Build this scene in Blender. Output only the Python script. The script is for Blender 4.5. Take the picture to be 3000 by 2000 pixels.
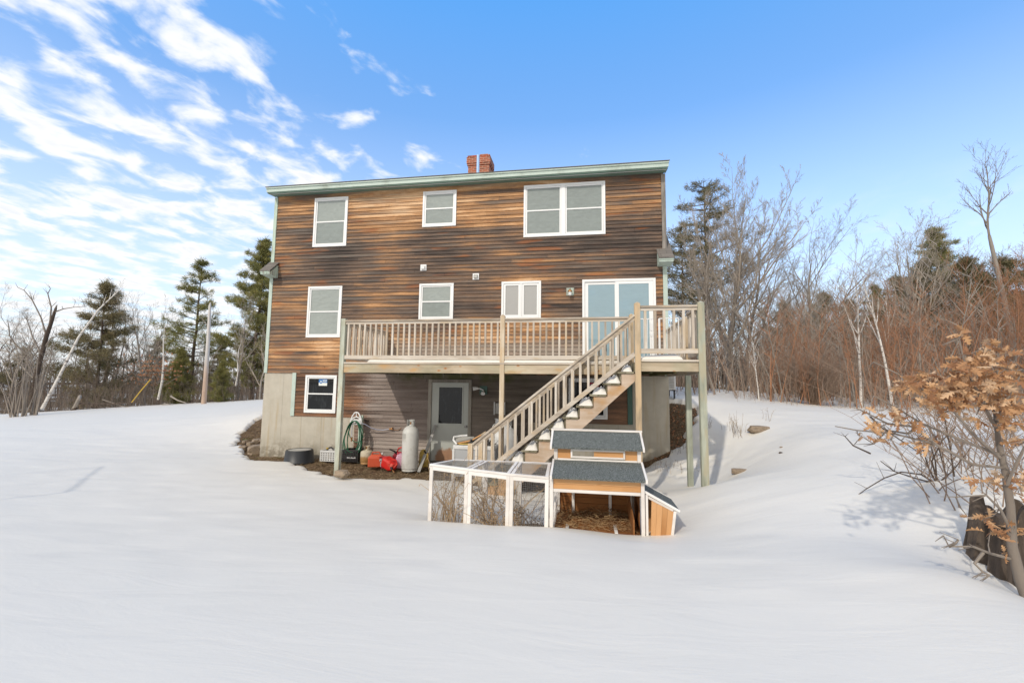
import bpy, math, random
import numpy as np
from mathutils import Vector, Matrix
for o in list(bpy.data.objects): bpy.data.objects.remove(o)
scene = bpy.context.scene
COL = scene.collection
PI = math.pi
# ------------------------------------------------------------------ camera
CAMM = np.array([[0.9868023, -0.1618913, 0.0035232], [0.1614972, 0.9823447, -0.0944324], [0.0118268, 0.0937551, 0.9955250]])
CAMC = np.array([8.96415, -11.38178, 2.10309]); FPX = 1306.32
cam = bpy.data.cameras.new('camera'); cam.sensor_width = 36.0; cam.lens = FPX/3000*36
cam.clip_start = 0.05; cam.clip_end = 3000
camo = bpy.data.objects.new('camera', cam); COL.objects.link(camo)
camo.matrix_world = Matrix([[CAMM[0][0], CAMM[0][2], -CAMM[0][1], CAMC[0]], [CAMM[1][0], CAMM[1][2], -CAMM[1][1], CAMC[1]],
                            [CAMM[2][0], CAMM[2][2], -CAMM[2][1], CAMC[2]], [0, 0, 0, 1]])
scene.camera = camo
# ------------------------------------------------------------------ light
SUND = Vector((-0.5, -1.28, 1.0)).normalized()          # towards the sun
sun = bpy.data.lights.new('sun', 'SUN'); sun.energy = 2.0; sun.angle = math.radians(1.5); sun.color = (1, 0.93, 0.82)
suno = bpy.data.objects.new('sun', sun); COL.objects.link(suno)
suno.rotation_euler = SUND.to_track_quat('Z', 'Y').to_euler()
scene.view_settings.view_transform = 'Standard'; scene.view_settings.look = 'None'
scene.view_settings.exposure = 0.12; scene.view_settings.gamma = 1.0
scene.cycles.max_bounces = 6; scene.cycles.transparent_max_bounces = 12
W = bpy.data.worlds.new('World'); scene.world = W; W.use_nodes = True
NT = W.node_tree; NT.nodes.clear()
class G:                                            # little node-graph helper
    def __init__(s, nt): s.nt = nt
    def n(s, typ, ins={}, **kw):
        nd = s.nt.nodes.new(typ)
        for k, v in kw.items(): setattr(nd, k, v)
        for k, v in ins.items():
            sk = nd.inputs[k]
            if isinstance(v, bpy.types.NodeSocket): s.nt.links.new(v, sk)
            else:
                if sk.type == 'RGBA' and len(v) == 3: v = (*v, 1)
                sk.default_value = v
        return nd
    def m(s, op, a, b=None, c=None, clamp=False):
        nd = s.nt.nodes.new('ShaderNodeMath'); nd.operation = op; nd.use_clamp = clamp
        for i, v in enumerate((a, b, c)):
            if v is None: continue
            if isinstance(v, bpy.types.NodeSocket): s.nt.links.new(v, nd.inputs[i])
            else: nd.inputs[i].default_value = v
        return nd.outputs[0]
    def mix(s, f, a, b, blend='MIX'):
        nd = s.nt.nodes.new('ShaderNodeMix'); nd.data_type = 'RGBA'; nd.blend_type = blend
        for i, v in ((0, f), (6, a), (7, b)):
            if isinstance(v, bpy.types.NodeSocket): s.nt.links.new(v, nd.inputs[i])
            else: nd.inputs[i].default_value = (*v, 1) if i and len(v) == 3 else v
        return nd.outputs[2]
    def ramp(s, f, stops, interp='LINEAR'):
        nd = s.nt.nodes.new('ShaderNodeValToRGB'); cr = nd.color_ramp; cr.interpolation = interp
        while len(cr.elements) < len(stops): cr.elements.new(0.5)
        for e, (p, c) in zip(cr.elements, stops):
            e.position = p; e.color = (*c, 1) if not isinstance(c, (int, float)) else (c, c, c, 1)
        s.nt.links.new(f, nd.inputs[0]); return nd.outputs[0]
    def ss(s, v, lo, hi):
        nd = s.nt.nodes.new('ShaderNodeMapRange'); nd.interpolation_type = 'SMOOTHSTEP'
        s.nt.links.new(v, nd.inputs[0]); nd.inputs[1].default_value = lo; nd.inputs[2].default_value = hi
        return nd.outputs[0]
    def noise(s, vec, scale, detail=4, rough=0.5, dist=0.0):
        nd = s.n('ShaderNodeTexNoise', {'Vector': vec, 'Scale': scale, 'Detail': detail, 'Roughness': rough, 'Distortion': dist})
        return nd.outputs['Fac']
    def mapping(s, vec, loc=(0, 0, 0), rot=(0, 0, 0), scale=(1, 1, 1)):
        return s.n('ShaderNodeMapping', {'Vector': vec, 'Location': loc, 'Rotation': rot, 'Scale': scale}).outputs[0]
g = G(NT)
sky = g.n('ShaderNodeTexSky'); sky.sky_type = 'NISHITA'; sky.sun_disc = False
sky.sun_elevation = math.asin(SUND.z); sky.sun_rotation = math.atan2(SUND.x, SUND.y)
sky.air_density = 1.0; sky.dust_density = 0.6; sky.ozone_density = 2.2
skyc = g.n('ShaderNodeHueSaturation', {'Color': sky.outputs[0], 'Saturation': 1.3, 'Value': 2.7}).outputs[0]
tc = g.n('ShaderNodeTexCoord').outputs['Generated']
sx = g.n('ShaderNodeSeparateXYZ', {0: tc})
X_, Y_, Z_ = sx.outputs
az = g.m('ARCTAN2', X_, Y_); el = g.m('ARCSINE', Z_)
zc = g.m('ADD', g.m('MAXIMUM', Z_, 0.0), 0.13)
pl = g.n('ShaderNodeCombineXYZ', {0: g.m('DIVIDE', X_, zc), 1: g.m('DIVIDE', Y_, zc), 2: 0.0}).outputs[0]
pr_ = g.mapping(pl, rot=(0, 0, math.radians(-72)))
pm = g.mapping(pr_, scale=(0.9, 1.0, 1))
n1 = g.noise(pm, 6.8, 6, 0.52, 0.3)                      # cells
n2 = g.noise(pl, 0.62, 3, 0.5)                            # banks
n3 = g.noise(g.mapping(pr_, loc=(3, 7, 0), scale=(0.7, 2.6, 1)), 3.0, 7, 0.62, 0.5)   # streaks
side = g.m('MULTIPLY', g.m('SUBTRACT', g.m('MULTIPLY', az, -1.0), 0.50), 0.62)
cov = g.m('SUBTRACT', side, g.m('MULTIPLY', g.m('SUBTRACT', el, 0.42), 0.95))
cov = g.m('MINIMUM', g.m('MAXIMUM', cov, -0.42), 0.05)
cov = g.m('ADD', cov, g.m('MULTIPLY', g.ss(el, 0.40, 0.18), g.m('MULTIPLY', g.ss(az, -0.35, -0.60), 0.12)))
dens = g.m('ADD', g.m('ADD', g.m('MULTIPLY', g.m('SUBTRACT', n1, 0.21), 1.75), g.m('MULTIPLY', n3, 0.22)), g.m('MULTIPLY', g.m('SUBTRACT', n2, 0.5), 0.40))
dens = g.m('ADD', dens, cov)
cm = g.ss(dens, 0.56, 0.90)
veil = g.m('MULTIPLY', g.ss(g.m('ADD', n1, g.m('MULTIPLY', n2, 0.6)), 0.72, 1.05), g.m('MULTIPLY', g.ss(el, 0.40, 0.14), 0.5))
cm = g.m('MAXIMUM', cm, veil)
behind = g.ss(g.m('ABSOLUTE', az), 1.25, 1.9)  # unseen bright cloud added behind the camera to lift and neutralise the ambient light
cm = g.m('MAXIMUM', cm, g.m('MULTIPLY', behind, g.ss(g.m('ADD', n1, g.m('MULTIPLY', n3, 0.3)), 0.40, 0.62)))
haze = g.ramp(el, [(0.0, 0.80), (0.18, 0.68), (0.36, 0.40), (0.55, 0.12), (0.75, 0.0)])
skyd = g.mix(g.m('MULTIPLY', g.ss(el, 0.28, 0.78), 0.82), skyc, (1.25, 4.1, 9.4))
hcol = g.mix(haze, skyd, (8.1, 8.65, 9.7))
shade = g.ramp(g.ss(dens, 0.70, 1.15), [(0, (9.2, 9.5, 9.9)), (0.5, (9.9, 9.8, 9.7)), (1, (8.6, 8.75, 9.1))])
shade = g.mix(g.m('MULTIPLY', behind, 0.8), shade, (10.0, 9.2, 8.1))
col = g.mix(g.m('MULTIPLY', cm, 0.92), hcol, shade)
bg = g.n('ShaderNodeBackground', {'Color': col, 'Strength': 0.1})
out = g.n('ShaderNodeOutputWorld', {'Surface': bg.outputs[0]})
# ------------------------------------------------------------------ pixel helpers (photo 3000x2000): give a real depth, get the real point
def ray(u, v): return CAMM @ np.array([(u-1500)/FPX, 1, -(v-1000)/FPX])
def atY(u, v, y): d = ray(u, v); return CAMC + (y-CAMC[1])/d[1]*d
def atX(u, v, x): d = ray(u, v); return CAMC + (x-CAMC[0])/d[0]*d
def atD(u, v, t): return CAMC + t*ray(u, v)
# ------------------------------------------------------------------ mesh helpers
class MB:
    def __init__(s): s.v = []; s.f = []; s.r = []; s.m = []
    def add(s, vs, fs, rnd=None, mat=0):
        b = len(s.v); s.v += [tuple(map(float, p)) for p in vs]
        if rnd is None: rnd = random.random()
        for f in fs: s.f.append(tuple(b+i for i in f)); s.r.append(rnd); s.m.append(mat)
        return s
    def box(s, x0, y0, z0, x1, y1, z1, rnd=None, mat=0):
        return s.add([(x0,y0,z0),(x1,y0,z0),(x1,y1,z0),(x0,y1,z0),(x0,y0,z1),(x1,y0,z1),(x1,y1,z1),(x0,y1,z1)],
              [(0,3,2,1),(4,5,6,7),(0,1,5,4),(1,2,6,5),(2,3,7,6),(3,0,4,7)], rnd, mat)
    def beam(s, a, b, w, h, up=(0,0,1), rnd=None, mat=0):         # rectangular bar from a to b
        a = Vector(a); b = Vector(b); d = (b-a).normalized(); up = Vector(up)
        sd = d.cross(up)
        if sd.length < 1e-4: sd = d.cross(Vector((1,0,0)))
        sd.normalize(); u2 = sd.cross(d)
        P = []
        for q in (a, b):
            for i, j in ((-1,-1),(1,-1),(1,1),(-1,1)): P.append(q+sd*(i*w/2)+u2*(j*h/2))
        return s.add(P, [(0,3,2,1),(4,5,6,7),(0,1,5,4),(1,2,6,5),(2,3,7,6),(3,0,4,7)], rnd, mat)
    def tube(s, pts, r, n=8, rnd=None, mat=0, cap=True):
        pts = [Vector(p) for p in pts]; rs = r if isinstance(r, (list, tuple)) else [r]*len(pts)
        vs = []; fs = []; prev = None
        for i, p in enumerate(pts):
            d = (pts[min(i+1, len(pts)-1)]-pts[max(i-1, 0)]).normalized()
            if prev is None:
                a = d.orthogonal().normalized()
            else:
                a = (prev-d*prev.dot(d)); a = a.normalized() if a.length > 1e-5 else d.orthogonal().normalized()
            prev = a; b = d.cross(a)
            for k in range(n):
                t = 2*PI*k/n; vs.append(p+(a*math.cos(t)+b*math.sin(t))*rs[i])
        for i in range(len(pts)-1):
            for k in range(n):
                k2 = (k+1) % n; fs.append((i*n+k, i*n+k2, (i+1)*n+k2, (i+1)*n+k))
        if cap: fs.append(tuple(range(n-1, -1, -1))); fs.append(tuple((len(pts)-1)*n+k for k in range(n)))
        return s.add(vs, fs, rnd, mat)
    def lathe(s, prof, c=(0,0,0), n=28, rnd=None, mat=0, sq=1.0):  # prof = [(r,z)...]
        vs = []; fs = []
        for r, z in prof:
            for k in range(n): t = 2*PI*k/n; vs.append((c[0]+r*math.cos(t), c[1]+r*math.sin(t)*sq, c[2]+z))
        for i in range(len(prof)-1):
            for k in range(n):
                k2 = (k+1) % n; fs.append((i*n+k, i*n+k2, (i+1)*n+k2, (i+1)*n+k))
        if prof[0][0] > 1e-4: fs.append(tuple(range(n-1, -1, -1)))
        if prof[-1][0] > 1e-4: fs.append(tuple((len(prof)-1)*n+k for k in range(n)))
        return s.add(vs, fs, rnd, mat)
    def quad(s, a, b, c, d, rnd=None, mat=0): return s.add([a, b, c, d], [(0,1,2,3)], rnd, mat)
    def prism(s, poly, axis, t0, t1, rnd=None, mat=0):             # polygon (2D) extruded along axis
        def mk(p, t): return {'x': (t, p[0], p[1]), 'y': (p[0], t, p[1]), 'z': (p[0], p[1], t)}[axis]
        n = len(poly); vs = [mk(p, t0) for p in poly]+[mk(p, t1) for p in poly]
        return s.add(vs, [tuple(range(n)), tuple(range(2*n-1, n-1, -1))]+[(i, i+n, (i+1) % n+n, (i+1) % n) for i in range(n)], rnd, mat)
    def build(s, name, mats, parent=None, smooth=False, bevel=0, xf=None):
        me = bpy.data.meshes.new(name); me.from_pydata(s.v, [], s.f)
        if not isinstance(mats, (list, tuple)): mats = [mats]
        for m in mats: me.materials.append(m)
        if s.f:
            me.polygons.foreach_set('material_index', s.m)
            at = me.attributes.new('rnd', 'FLOAT', 'FACE'); at.data.foreach_set('value', s.r)
            if smooth:
                me.polygons.foreach_set('use_smooth', [True]*len(s.f))
                me.set_sharp_from_angle(angle=math.radians(40))
        me.update()
        import bmesh
        bm = bmesh.new(); bm.from_mesh(me); bmesh.ops.recalc_face_normals(bm, faces=bm.faces)
        bm.to_mesh(me); bm.free()
        o = bpy.data.objects.new(name, me); COL.objects.link(o)
        if parent is not None:
            o.parent = parent; o.matrix_parent_inverse = Matrix.Translation(-parent.location) if parent.type == 'EMPTY' and tuple(parent.location) != (0,0,0) else Matrix()
        if bevel:
            b = o.modifiers.new('bevel', 'BEVEL'); b.width = bevel; b.segments = 2; b.limit_method = 'ANGLE'
        return o
def tag(o, label=None, cat=None, group=None, kind=None):
    if label: o['label'] = label
    if cat: o['category'] = cat
    if group: o['group'] = group
    if kind: o['kind'] = kind
    return o
def thing(name, label, cat, loc=(0,0,0), group=None, rz=0):
    o = bpy.data.objects.new(name, None); COL.objects.link(o); o.location = loc; o.rotation_euler = (0,0,rz); o.empty_display_size = 0.2
    return tag(o, label, cat, group)
def segmesh(name, P0, P1, R0, R1, sides=3, mat=None, rnd=None):     # many tapered sticks as one mesh, fast
    P0 = np.asarray(P0, float); P1 = np.asarray(P1, float); R0 = np.asarray(R0, float); R1 = np.asarray(R1, float); n = len(P0)
    d = P1-P0; d /= np.linalg.norm(d, axis=1)[:, None]+1e-9
    ref = np.where(np.abs(d[:, 2:3]) < 0.9, np.array([[0, 0, 1.]]), np.array([[1., 0, 0]]))
    a = np.cross(d, ref); a /= np.linalg.norm(a, axis=1)[:, None]; b = np.cross(d, a)
    V = np.zeros((n, 2, sides, 3))
    for k in range(sides):
        t = 2*PI*k/sides; o = a*math.cos(t)+b*math.sin(t)
        V[:, 0, k] = P0+o*R0[:, None]; V[:, 1, k] = P1+o*R1[:, None]
    F = np.zeros((n, sides, 4), int); base = (np.arange(n)*2*sides)[:, None]
    for k in range(sides):
        k2 = (k+1) % sides
        F[:, k] = base+np.array([k, k2, sides+k2, sides+k])
    return rawmesh(name, V.reshape(-1, 3), F.reshape(-1, 4), mat, None if rnd is None else np.repeat(rnd, sides))
def rawmesh(name, V, F, mat, rnd=None, smooth=False):
    me = bpy.data.meshes.new(name); k = F.shape[1]
    me.vertices.add(len(V)); me.vertices.foreach_set('co', np.asarray(V, float).ravel())
    me.loops.add(F.size); me.loops.foreach_set('vertex_index', F.ravel())
    me.polygons.add(len(F)); me.polygons.foreach_set('loop_start', np.arange(0, F.size, k)); me.polygons.foreach_set('loop_total', np.full(len(F), k))
    if rnd is not None:
        at = me.attributes.new('rnd', 'FLOAT', 'FACE'); at.data.foreach_set('value', np.asarray(rnd, float))
    if smooth: me.polygons.foreach_set('use_smooth', [True]*len(F))
    me.materials.append(mat); me.update(); me.validate(); return me
def link(name, me, parent=None):
    o = bpy.data.objects.new(name, me); COL.objects.link(o)
    if parent is not None: o.parent = parent
    return o
# ------------------------------------------------------------------ materials
def newmat(name):
    m = bpy.data.materials.new(name); m.use_nodes = True; m.node_tree.nodes.clear(); return m, G(m.node_tree)
def finish(g, col, rough=0.6, bump=None, bstr=0.2, bdist=0.01, spec=0.5, metal=0.0, **kw):
    ins = {'Base Color': col, 'Roughness': rough, 'Metallic': metal, 'Specular IOR Level': spec}
    if bump is not None: ins['Normal'] = g.n('ShaderNodeBump', {'Height': bump, 'Strength': bstr, 'Distance': bdist}).outputs[0]
    ins.update(kw)
    p = g.n('ShaderNodeBsdfPrincipled', ins); g.n('ShaderNodeOutputMaterial', {'Surface': p.outputs[0]}); return p
def coords(g): return g.n('ShaderNodeTexCoord').outputs['Object']
def rndattr(g): return g.n('ShaderNodeAttribute', attribute_name='rnd').outputs['Fac']
def plain(name, c, rough=0.5, var=0.12, scale=6, metal=0, spec=0.5, dirt=None, dirtamt=0.35, bump=0.0):
    m, g = newmat(name); co = coords(g); n = g.noise(co, scale, 5, 0.6)
    a = tuple(x*(1-var) for x in c); b = tuple(min(1, x*(1+var)) for x in c)
    col = g.mix(n, a, b)
    if dirt: col = g.mix(g.m('MULTIPLY', g.ss(g.noise(co, scale*0.6, 8, 0.7), 0.48, 0.75), dirtamt), col, dirt)
    finish(g, col, rough, g.noise(co, scale*8, 3) if bump else None, bump, spec=spec, metal=metal); return m
def wood(name, c, axis='x', rough=0.75, contrast=0.35, tints=None, knots=0.0, grain=28.0, stretch=1.6, spec=0.25, green=0.0):
    """c = [dark, mid, light]; streaks along axis"""
    m, g = newmat(name); co = coords(g); r = rndattr(g)
    off = g.n('ShaderNodeCombineXYZ', {0: g.m('MULTIPLY', r, 37.0), 1: g.m('MULTIPLY', r, 11.0), 2: g.m('MULTIPLY', r, 23.0)}).outputs[0]
    v = g.n('ShaderNodeVectorMath', {0: co, 1: off}, operation='ADD').outputs[0]
    sc = [grain]*3; sc['xyz'.index(axis)] = stretch
    v1 = g.mapping(v, scale=tuple(sc)); sc2 = [x*0.16 for x in sc]; sc2['xyz'.index(axis)] = stretch*0.7
    v2 = g.mapping(v, scale=tuple(sc2))
    n1 = g.noise(v1, 1.0, 6, 0.6, 0.3); n2 = g.noise(v2, 1.0, 4, 0.55, 0.5)
    f = g.m('ADD', g.m('MULTIPLY', g.m('SUBTRACT', n1, 0.5), contrast*2.2), g.m('ADD', g.m('MULTIPLY', g.m('SUBTRACT', n2, 0.5), 1.6), g.m('MULTIPLY', g.m('SUBTRACT', r, 0.5), 0.55)))
    f = g.m('ADD', f, 0.5, clamp=True)
    col = g.ramp(f, [(0.0, c[0]), (0.5, c[1]), (1.0, c[2])])
    if tints: col = g.mix(g.m('MULTIPLY', g.ss(g.noise(v2, 1.7, 3, 0.5), 0.5, 0.66), 0.8), col, tints)
    if green: col = g.mix(g.m('MULTIPLY', g.ss(g.noise(co, 1.3, 3), 0.42, 0.6), green), col, (0.33, 0.37, 0.26))
    if knots:
        sk = [3.2]*3; sk['xyz'.index(axis)] = 1.6
        vo = g.n('ShaderNodeTexVoronoi', {'Vector': g.mapping(v, scale=tuple(sk)), 'Scale': 1.6, 'Randomness': 1.0}).outputs['Distance']
        col = g.mix(g.m('MULTIPLY', g.ss(vo, 0.13, 0.06), knots), col, (0.42, 0.16, 0.04))
        col = g.mix(g.m('MULTIPLY', g.ss(vo, 0.05, 0.02), knots), col, (0.06, 0.03, 0.015))
    finish(g, col, rough, n1, 0.25, 0.004, spec=spec); return m
def make_siding(name, zone):
    m, g = newmat(name); co = coords(g); r = rndattr(g); s = g.n('ShaderNodeSeparateXYZ', {0: co}); x, y, z = s.outputs
    rc = g.m('FLOOR', g.m('MULTIPLY', r, 64.0)); off = g.n('ShaderNodeCombineXYZ', {0: g.m('MULTIPLY', rc, 5.3), 1: 0.0, 2: g.m('MULTIPLY', rc, 3.1)}).outputs[0]
    v = g.n('ShaderNodeVectorMath', {0: co, 1: off}, operation='ADD').outputs[0]
    nb = g.noise(g.mapping(v, scale=(0.42, 1, 5)), 1.0, 5, 0.6, 0.4)             # along-board staining
    ng = g.noise(g.mapping(v, scale=(3.2, 1, 75)), 1.0, 7, 0.62, 1.2)             # grain
    ng2 = g.noise(g.mapping(v, scale=(9, 1, 38)), 1.0, 4, 0.6, 2.5)               # figure
    big = g.noise(g.mapping(co, scale=(0.35, 1, 0.8)), 1.0, 3, 0.5)
    r64 = g.m('MULTIPLY', r, 64.0); f = g.m('ADD', g.m('MULTIPLY', g.m('SUBTRACT', g.m('FRACT', r64), 0.5), 0.17), g.m('MULTIPLY', g.m('SUBTRACT', nb, 0.5), 1.5))
    f = g.m('ADD', f, g.m('MULTIPLY', g.m('SUBTRACT', big, 0.5), 1.7))
    f = g.m('ADD', f, g.m('MULTIPLY', g.m('SUBTRACT', ng, 0.5), 0.62))
    f = g.m('ADD', f, g.m('MULTIPLY', g.m('SUBTRACT', ng2, 0.5), 0.42))
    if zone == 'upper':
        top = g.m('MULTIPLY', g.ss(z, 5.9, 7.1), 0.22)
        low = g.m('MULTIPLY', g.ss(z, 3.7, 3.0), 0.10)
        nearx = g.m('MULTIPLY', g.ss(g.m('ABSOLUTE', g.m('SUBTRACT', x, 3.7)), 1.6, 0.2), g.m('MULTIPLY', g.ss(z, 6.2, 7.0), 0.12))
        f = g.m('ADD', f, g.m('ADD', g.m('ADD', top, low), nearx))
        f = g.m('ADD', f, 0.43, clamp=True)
        col = g.ramp(f, [(0.0, (0.036, 0.028, 0.024)), (0.24, (0.085, 0.062, 0.050)), (0.46, (0.165, 0.108, 0.075)), (0.63, (0.29, 0.158, 0.08)), (0.80, (0.46, 0.255, 0.125)), (1.0, (0.64, 0.43, 0.26))])
        redm = g.m('MULTIPLY', g.ss(g.noise(g.mapping(v, scale=(0.8, 1, 3)), 1.0, 2), 0.58, 0.68), 0.55)
        col = g.mix(redm, col, g.mix(ng, (0.13, 0.045, 0.02), (0.46, 0.16, 0.05)))
        grey = g.m('MULTIPLY', g.ss(g.noise(g.mapping(v, loc=(9, 0, 4), scale=(0.5, 1, 4)), 1.0, 3), 0.50, 0.68), 0.55)
        col = g.mix(grey, col, g.mix(ng, (0.07, 0.062, 0.056), (0.21, 0.185, 0.16)))
        zg = g.m('MULTIPLY', g.ss(z, 3.35, 2.95), g.m('MULTIPLY', g.ss(x, 3.4, 3.8), g.ss(z, 2.3, 2.6)))
        col = g.mix(g.m('MULTIPLY', zg, 0.8), col, g.mix(ng, (0.15, 0.12, 0.10), (0.42, 0.36, 0.30)))
    else:
        col = g.ramp(g.m('ADD', f, 0.42, clamp=True), [(0.0, (0.035, 0.022, 0.016)), (0.35, (0.11, 0.062, 0.04)), (0.7, (0.26, 0.125, 0.062)), (1.0, (0.42, 0.22, 0.12))])
        gx = g.m('ADD', x, g.m('ADD', g.m('MULTIPLY', g.m('SUBTRACT', ng2, 0.5), 1.2), g.m('MULTIPLY', g.m('SUBTRACT', nb, 0.5), 2.0)))
        greym = g.m('MULTIPLY', g.ss(gx, 2.7, 3.5), g.m('SUBTRACT', 1.0, g.m('MULTIPLY', g.ss(gx, 8.6, 9.6), 0.75)))
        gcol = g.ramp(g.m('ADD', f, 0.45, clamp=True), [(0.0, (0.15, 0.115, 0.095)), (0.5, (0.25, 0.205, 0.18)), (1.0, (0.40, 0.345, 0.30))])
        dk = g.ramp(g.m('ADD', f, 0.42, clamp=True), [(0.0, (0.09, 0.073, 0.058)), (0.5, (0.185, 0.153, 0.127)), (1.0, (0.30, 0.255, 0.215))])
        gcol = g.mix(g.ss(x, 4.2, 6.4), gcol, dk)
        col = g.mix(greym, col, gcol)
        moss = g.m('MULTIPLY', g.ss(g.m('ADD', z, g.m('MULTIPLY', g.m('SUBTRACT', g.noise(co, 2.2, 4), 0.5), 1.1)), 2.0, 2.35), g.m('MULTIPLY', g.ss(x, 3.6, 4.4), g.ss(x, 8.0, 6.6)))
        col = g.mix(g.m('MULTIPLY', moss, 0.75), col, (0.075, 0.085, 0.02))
    col = g.n('ShaderNodeHueSaturation', {'Color': col, 'Saturation': 1.03, 'Value': 1.06}).outputs[0]
    finish(g, col, 0.72, ng, 0.35, 0.004, spec=0.28)
    return m
M = {}
M['siding'] = make_siding('weathered_cedar', 'upper'); M['siding_low'] = make_siding('weathered_cedar_base', 'lower')
M['green'] = plain('pale_green_paint', (0.45, 0.535, 0.475), 0.55, 0.12, 3, dirt=(0.22, 0.25, 0.20), dirtamt=0.6)
M['green_dk'] = plain('sage_green_paint', (0.15, 0.235, 0.19), 0.6, 0.15, 3, dirt=(0.09, 0.12, 0.09), dirtamt=0.4)
M['green_trim'] = plain('dark_green_paint', (0.055, 0.12, 0.095), 0.55, 0.15, 3)
def chip(name, a, b, axis):     # flaking paint over grey wood
    m, g = newmat(name); co = coords(g); sc = [14]*3; sc['xyz'.index(axis)] = 1.2
    f = g.ss(g.noise(g.mapping(co, scale=tuple(sc)), 1.0, 6, 0.65), 0.42, 0.60)
    finish(g, g.mix(f, a, b), 0.65, f, 0.2, 0.003); return m
M['chipped'] = chip('flaking_pale_green_paint', (0.46, 0.57, 0.48), (0.27, 0.27, 0.23), 'z')
M['bare_grey'] = chip('bare_grey_board', (0.28, 0.25, 0.22), (0.15, 0.135, 0.12), 'z')
M['vinyl'] = plain('white_vinyl', (0.80, 0.80, 0.79), 0.35, 0.03, 3)
M['shingle'] = None
def shingles(name, a, b, sx, sy):
    m, g = newmat(name); co = coords(g); v = g.mapping(co, scale=(1, 1, 1))
    br = g.n('ShaderNodeTexBrick', {'Vector': v, 'Color1': a, 'Color2': b, 'Mortar': tuple(x*0.35 for x in a), 'Scale': 1.0, 'Mortar Size': 0.006, 'Brick Width': sx, 'Row Height': sy}).outputs['Color']
    n = g.noise(co, 90, 3, 0.7); finish(g, g.mix(0.5, br, g.mix(n, tuple(x*0.5 for x in a), tuple(x*1.6 for x in b))), 0.9, n, 0.4, 0.004, spec=0.2); return m
M['shingle'] = shingles('asphalt_shingles', (0.12, 0.108, 0.097), (0.20, 0.18, 0.16), 0.3, 0.12)
m, g = newmat('red_brick'); co = coords(g)
sp = g.n('ShaderNodeSeparateXYZ', {0: co})
v = g.n('ShaderNodeCombineXYZ', {0: g.m('ADD', sp.outputs[0], sp.outputs[1]), 1: sp.outputs[2], 2: 0.0}).outputs[0]
bt = g.n('ShaderNodeTexBrick', {'Vector': v, 'Color1': (0.36, 0.085, 0.04), 'Color2': (0.085, 0.038, 0.03), 'Mortar': (0.52, 0.40, 0.30), 'Scale': 1.0, 'Mortar Size': 0.007, 'Mortar Smooth': 0.1, 'Bias': -0.25, 'Brick Width': 0.21, 'Row Height': 0.071})
finish(g, g.mix(g.m('MULTIPLY', g.noise(co, 30, 4), 0.35), bt.outputs['Color'], (0.42, 0.14, 0.06)), 0.85, bt.outputs['Fac'], -0.5, 0.01); M['brick'] = m
m, g = newmat('poured_concrete'); co = coords(g); s = g.n('ShaderNodeSeparateXYZ', {0: co}); x, y, z = s.outputs
n = g.noise(co, 3.0, 8, 0.65); col = g.mix(n, (0.34, 0.31, 0.25), (0.56, 0.52, 0.44))
st = g.ss(g.m('ADD', z, g.m('MULTIPLY', g.noise(co, 1.7, 5), 0.7)), 0.95, 0.45)
col = g.mix(g.m('MULTIPLY', st, g.m('MULTIPLY', g.ss(g.noise(co, 5, 6, 0.7), 0.38, 0.6), 0.7)), col, (0.15, 0.125, 0.085))
vs_ = g.noise(g.mapping(co, scale=(7, 7, 0.5)), 1.0, 4, 0.6); col = g.mix(g.m('MULTIPLY', g.ss(vs_, 0.52, 0.72), 0.45), col, (0.36, 0.27, 0.15))
seam = g.m('LESS_THAN', g.m('ABSOLUTE', g.m('SUBTRACT', g.m('FRACT', g.m('DIVIDE', g.m('ADD', x, 0.31), 0.61)), 0.5)), 0.008)
col = g.mix(g.m('MULTIPLY', seam, 0.55), col, (0.17, 0.15, 0.12))
finish(g, col, 0.88, n, 0.3, 0.01, spec=0.25); M['concrete'] = m
DW = [(0.27, 0.22, 0.17), (0.51, 0.445, 0.37), (0.70, 0.645, 0.565)]
for a in 'xyz': M['deck_'+a] = wood('weathered_deck_wood_'+a, DW, a, tints=(0.51, 0.405, 0.28), green=0.0)
M['beam'] = wood('weathered_rim_joist', [(0.20, 0.15, 0.10), (0.42, 0.34, 0.24), (0.60, 0.51, 0.38)], 'x', tints=(0.50, 0.30, 0.13), knots=0.8, green=0.25, grain=20)
M['post_green'] = wood('greenish_post_wood', [(0.21, 0.22, 0.17), (0.40, 0.42, 0.34), (0.56, 0.58, 0.50)], 'z', tints=(0.40, 0.36, 0.25), grain=26)
M['post_tan'] = wood('tan_post_wood', [(0.28, 0.215, 0.14), (0.49, 0.385, 0.26), (0.66, 0.57, 0.45)], 'z', tints=(0.56, 0.41, 0.25), grain=26)
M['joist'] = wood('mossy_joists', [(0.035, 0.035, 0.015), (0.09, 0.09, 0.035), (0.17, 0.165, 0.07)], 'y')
M['stringer'] = wood('stained_stringer', [(0.24, 0.15, 0.08), (0.42, 0.30, 0.20), (0.58, 0.47, 0.37)], 'x', tints=(0.47, 0.26, 0.10), grain=9, stretch=1.8, contrast=0.5)
M['tread'] = wood('mossy_tread', [(0.10, 0.09, 0.055), (0.22, 0.195, 0.13), (0.36, 0.33, 0.24)], 'y')
M['coop_white'] = wood('whitewashed_wood', [(0.60, 0.55, 0.50), (0.75, 0.71, 0.665), (0.82, 0.79, 0.75)], 'x', contrast=0.15, grain=16, knots=0.25)
M['coop_orange'] = wood('honey_stained_boards', [(0.42, 0.20, 0.075), (0.57, 0.30, 0.125), (0.66, 0.38, 0.18)], 'x', contrast=0.22, grain=14, knots=0.35)
M['coop_orange_z'] = wood('honey_stained_upright_boards', [(0.40, 0.19, 0.07), (0.54, 0.285, 0.12), (0.62, 0.35, 0.165)], 'z', contrast=0.22, grain=14, knots=0.35)
m, g = newmat('mineral_roof_felt'); co = coords(g); n = g.noise(co, 75, 4, 0.85)
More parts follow.
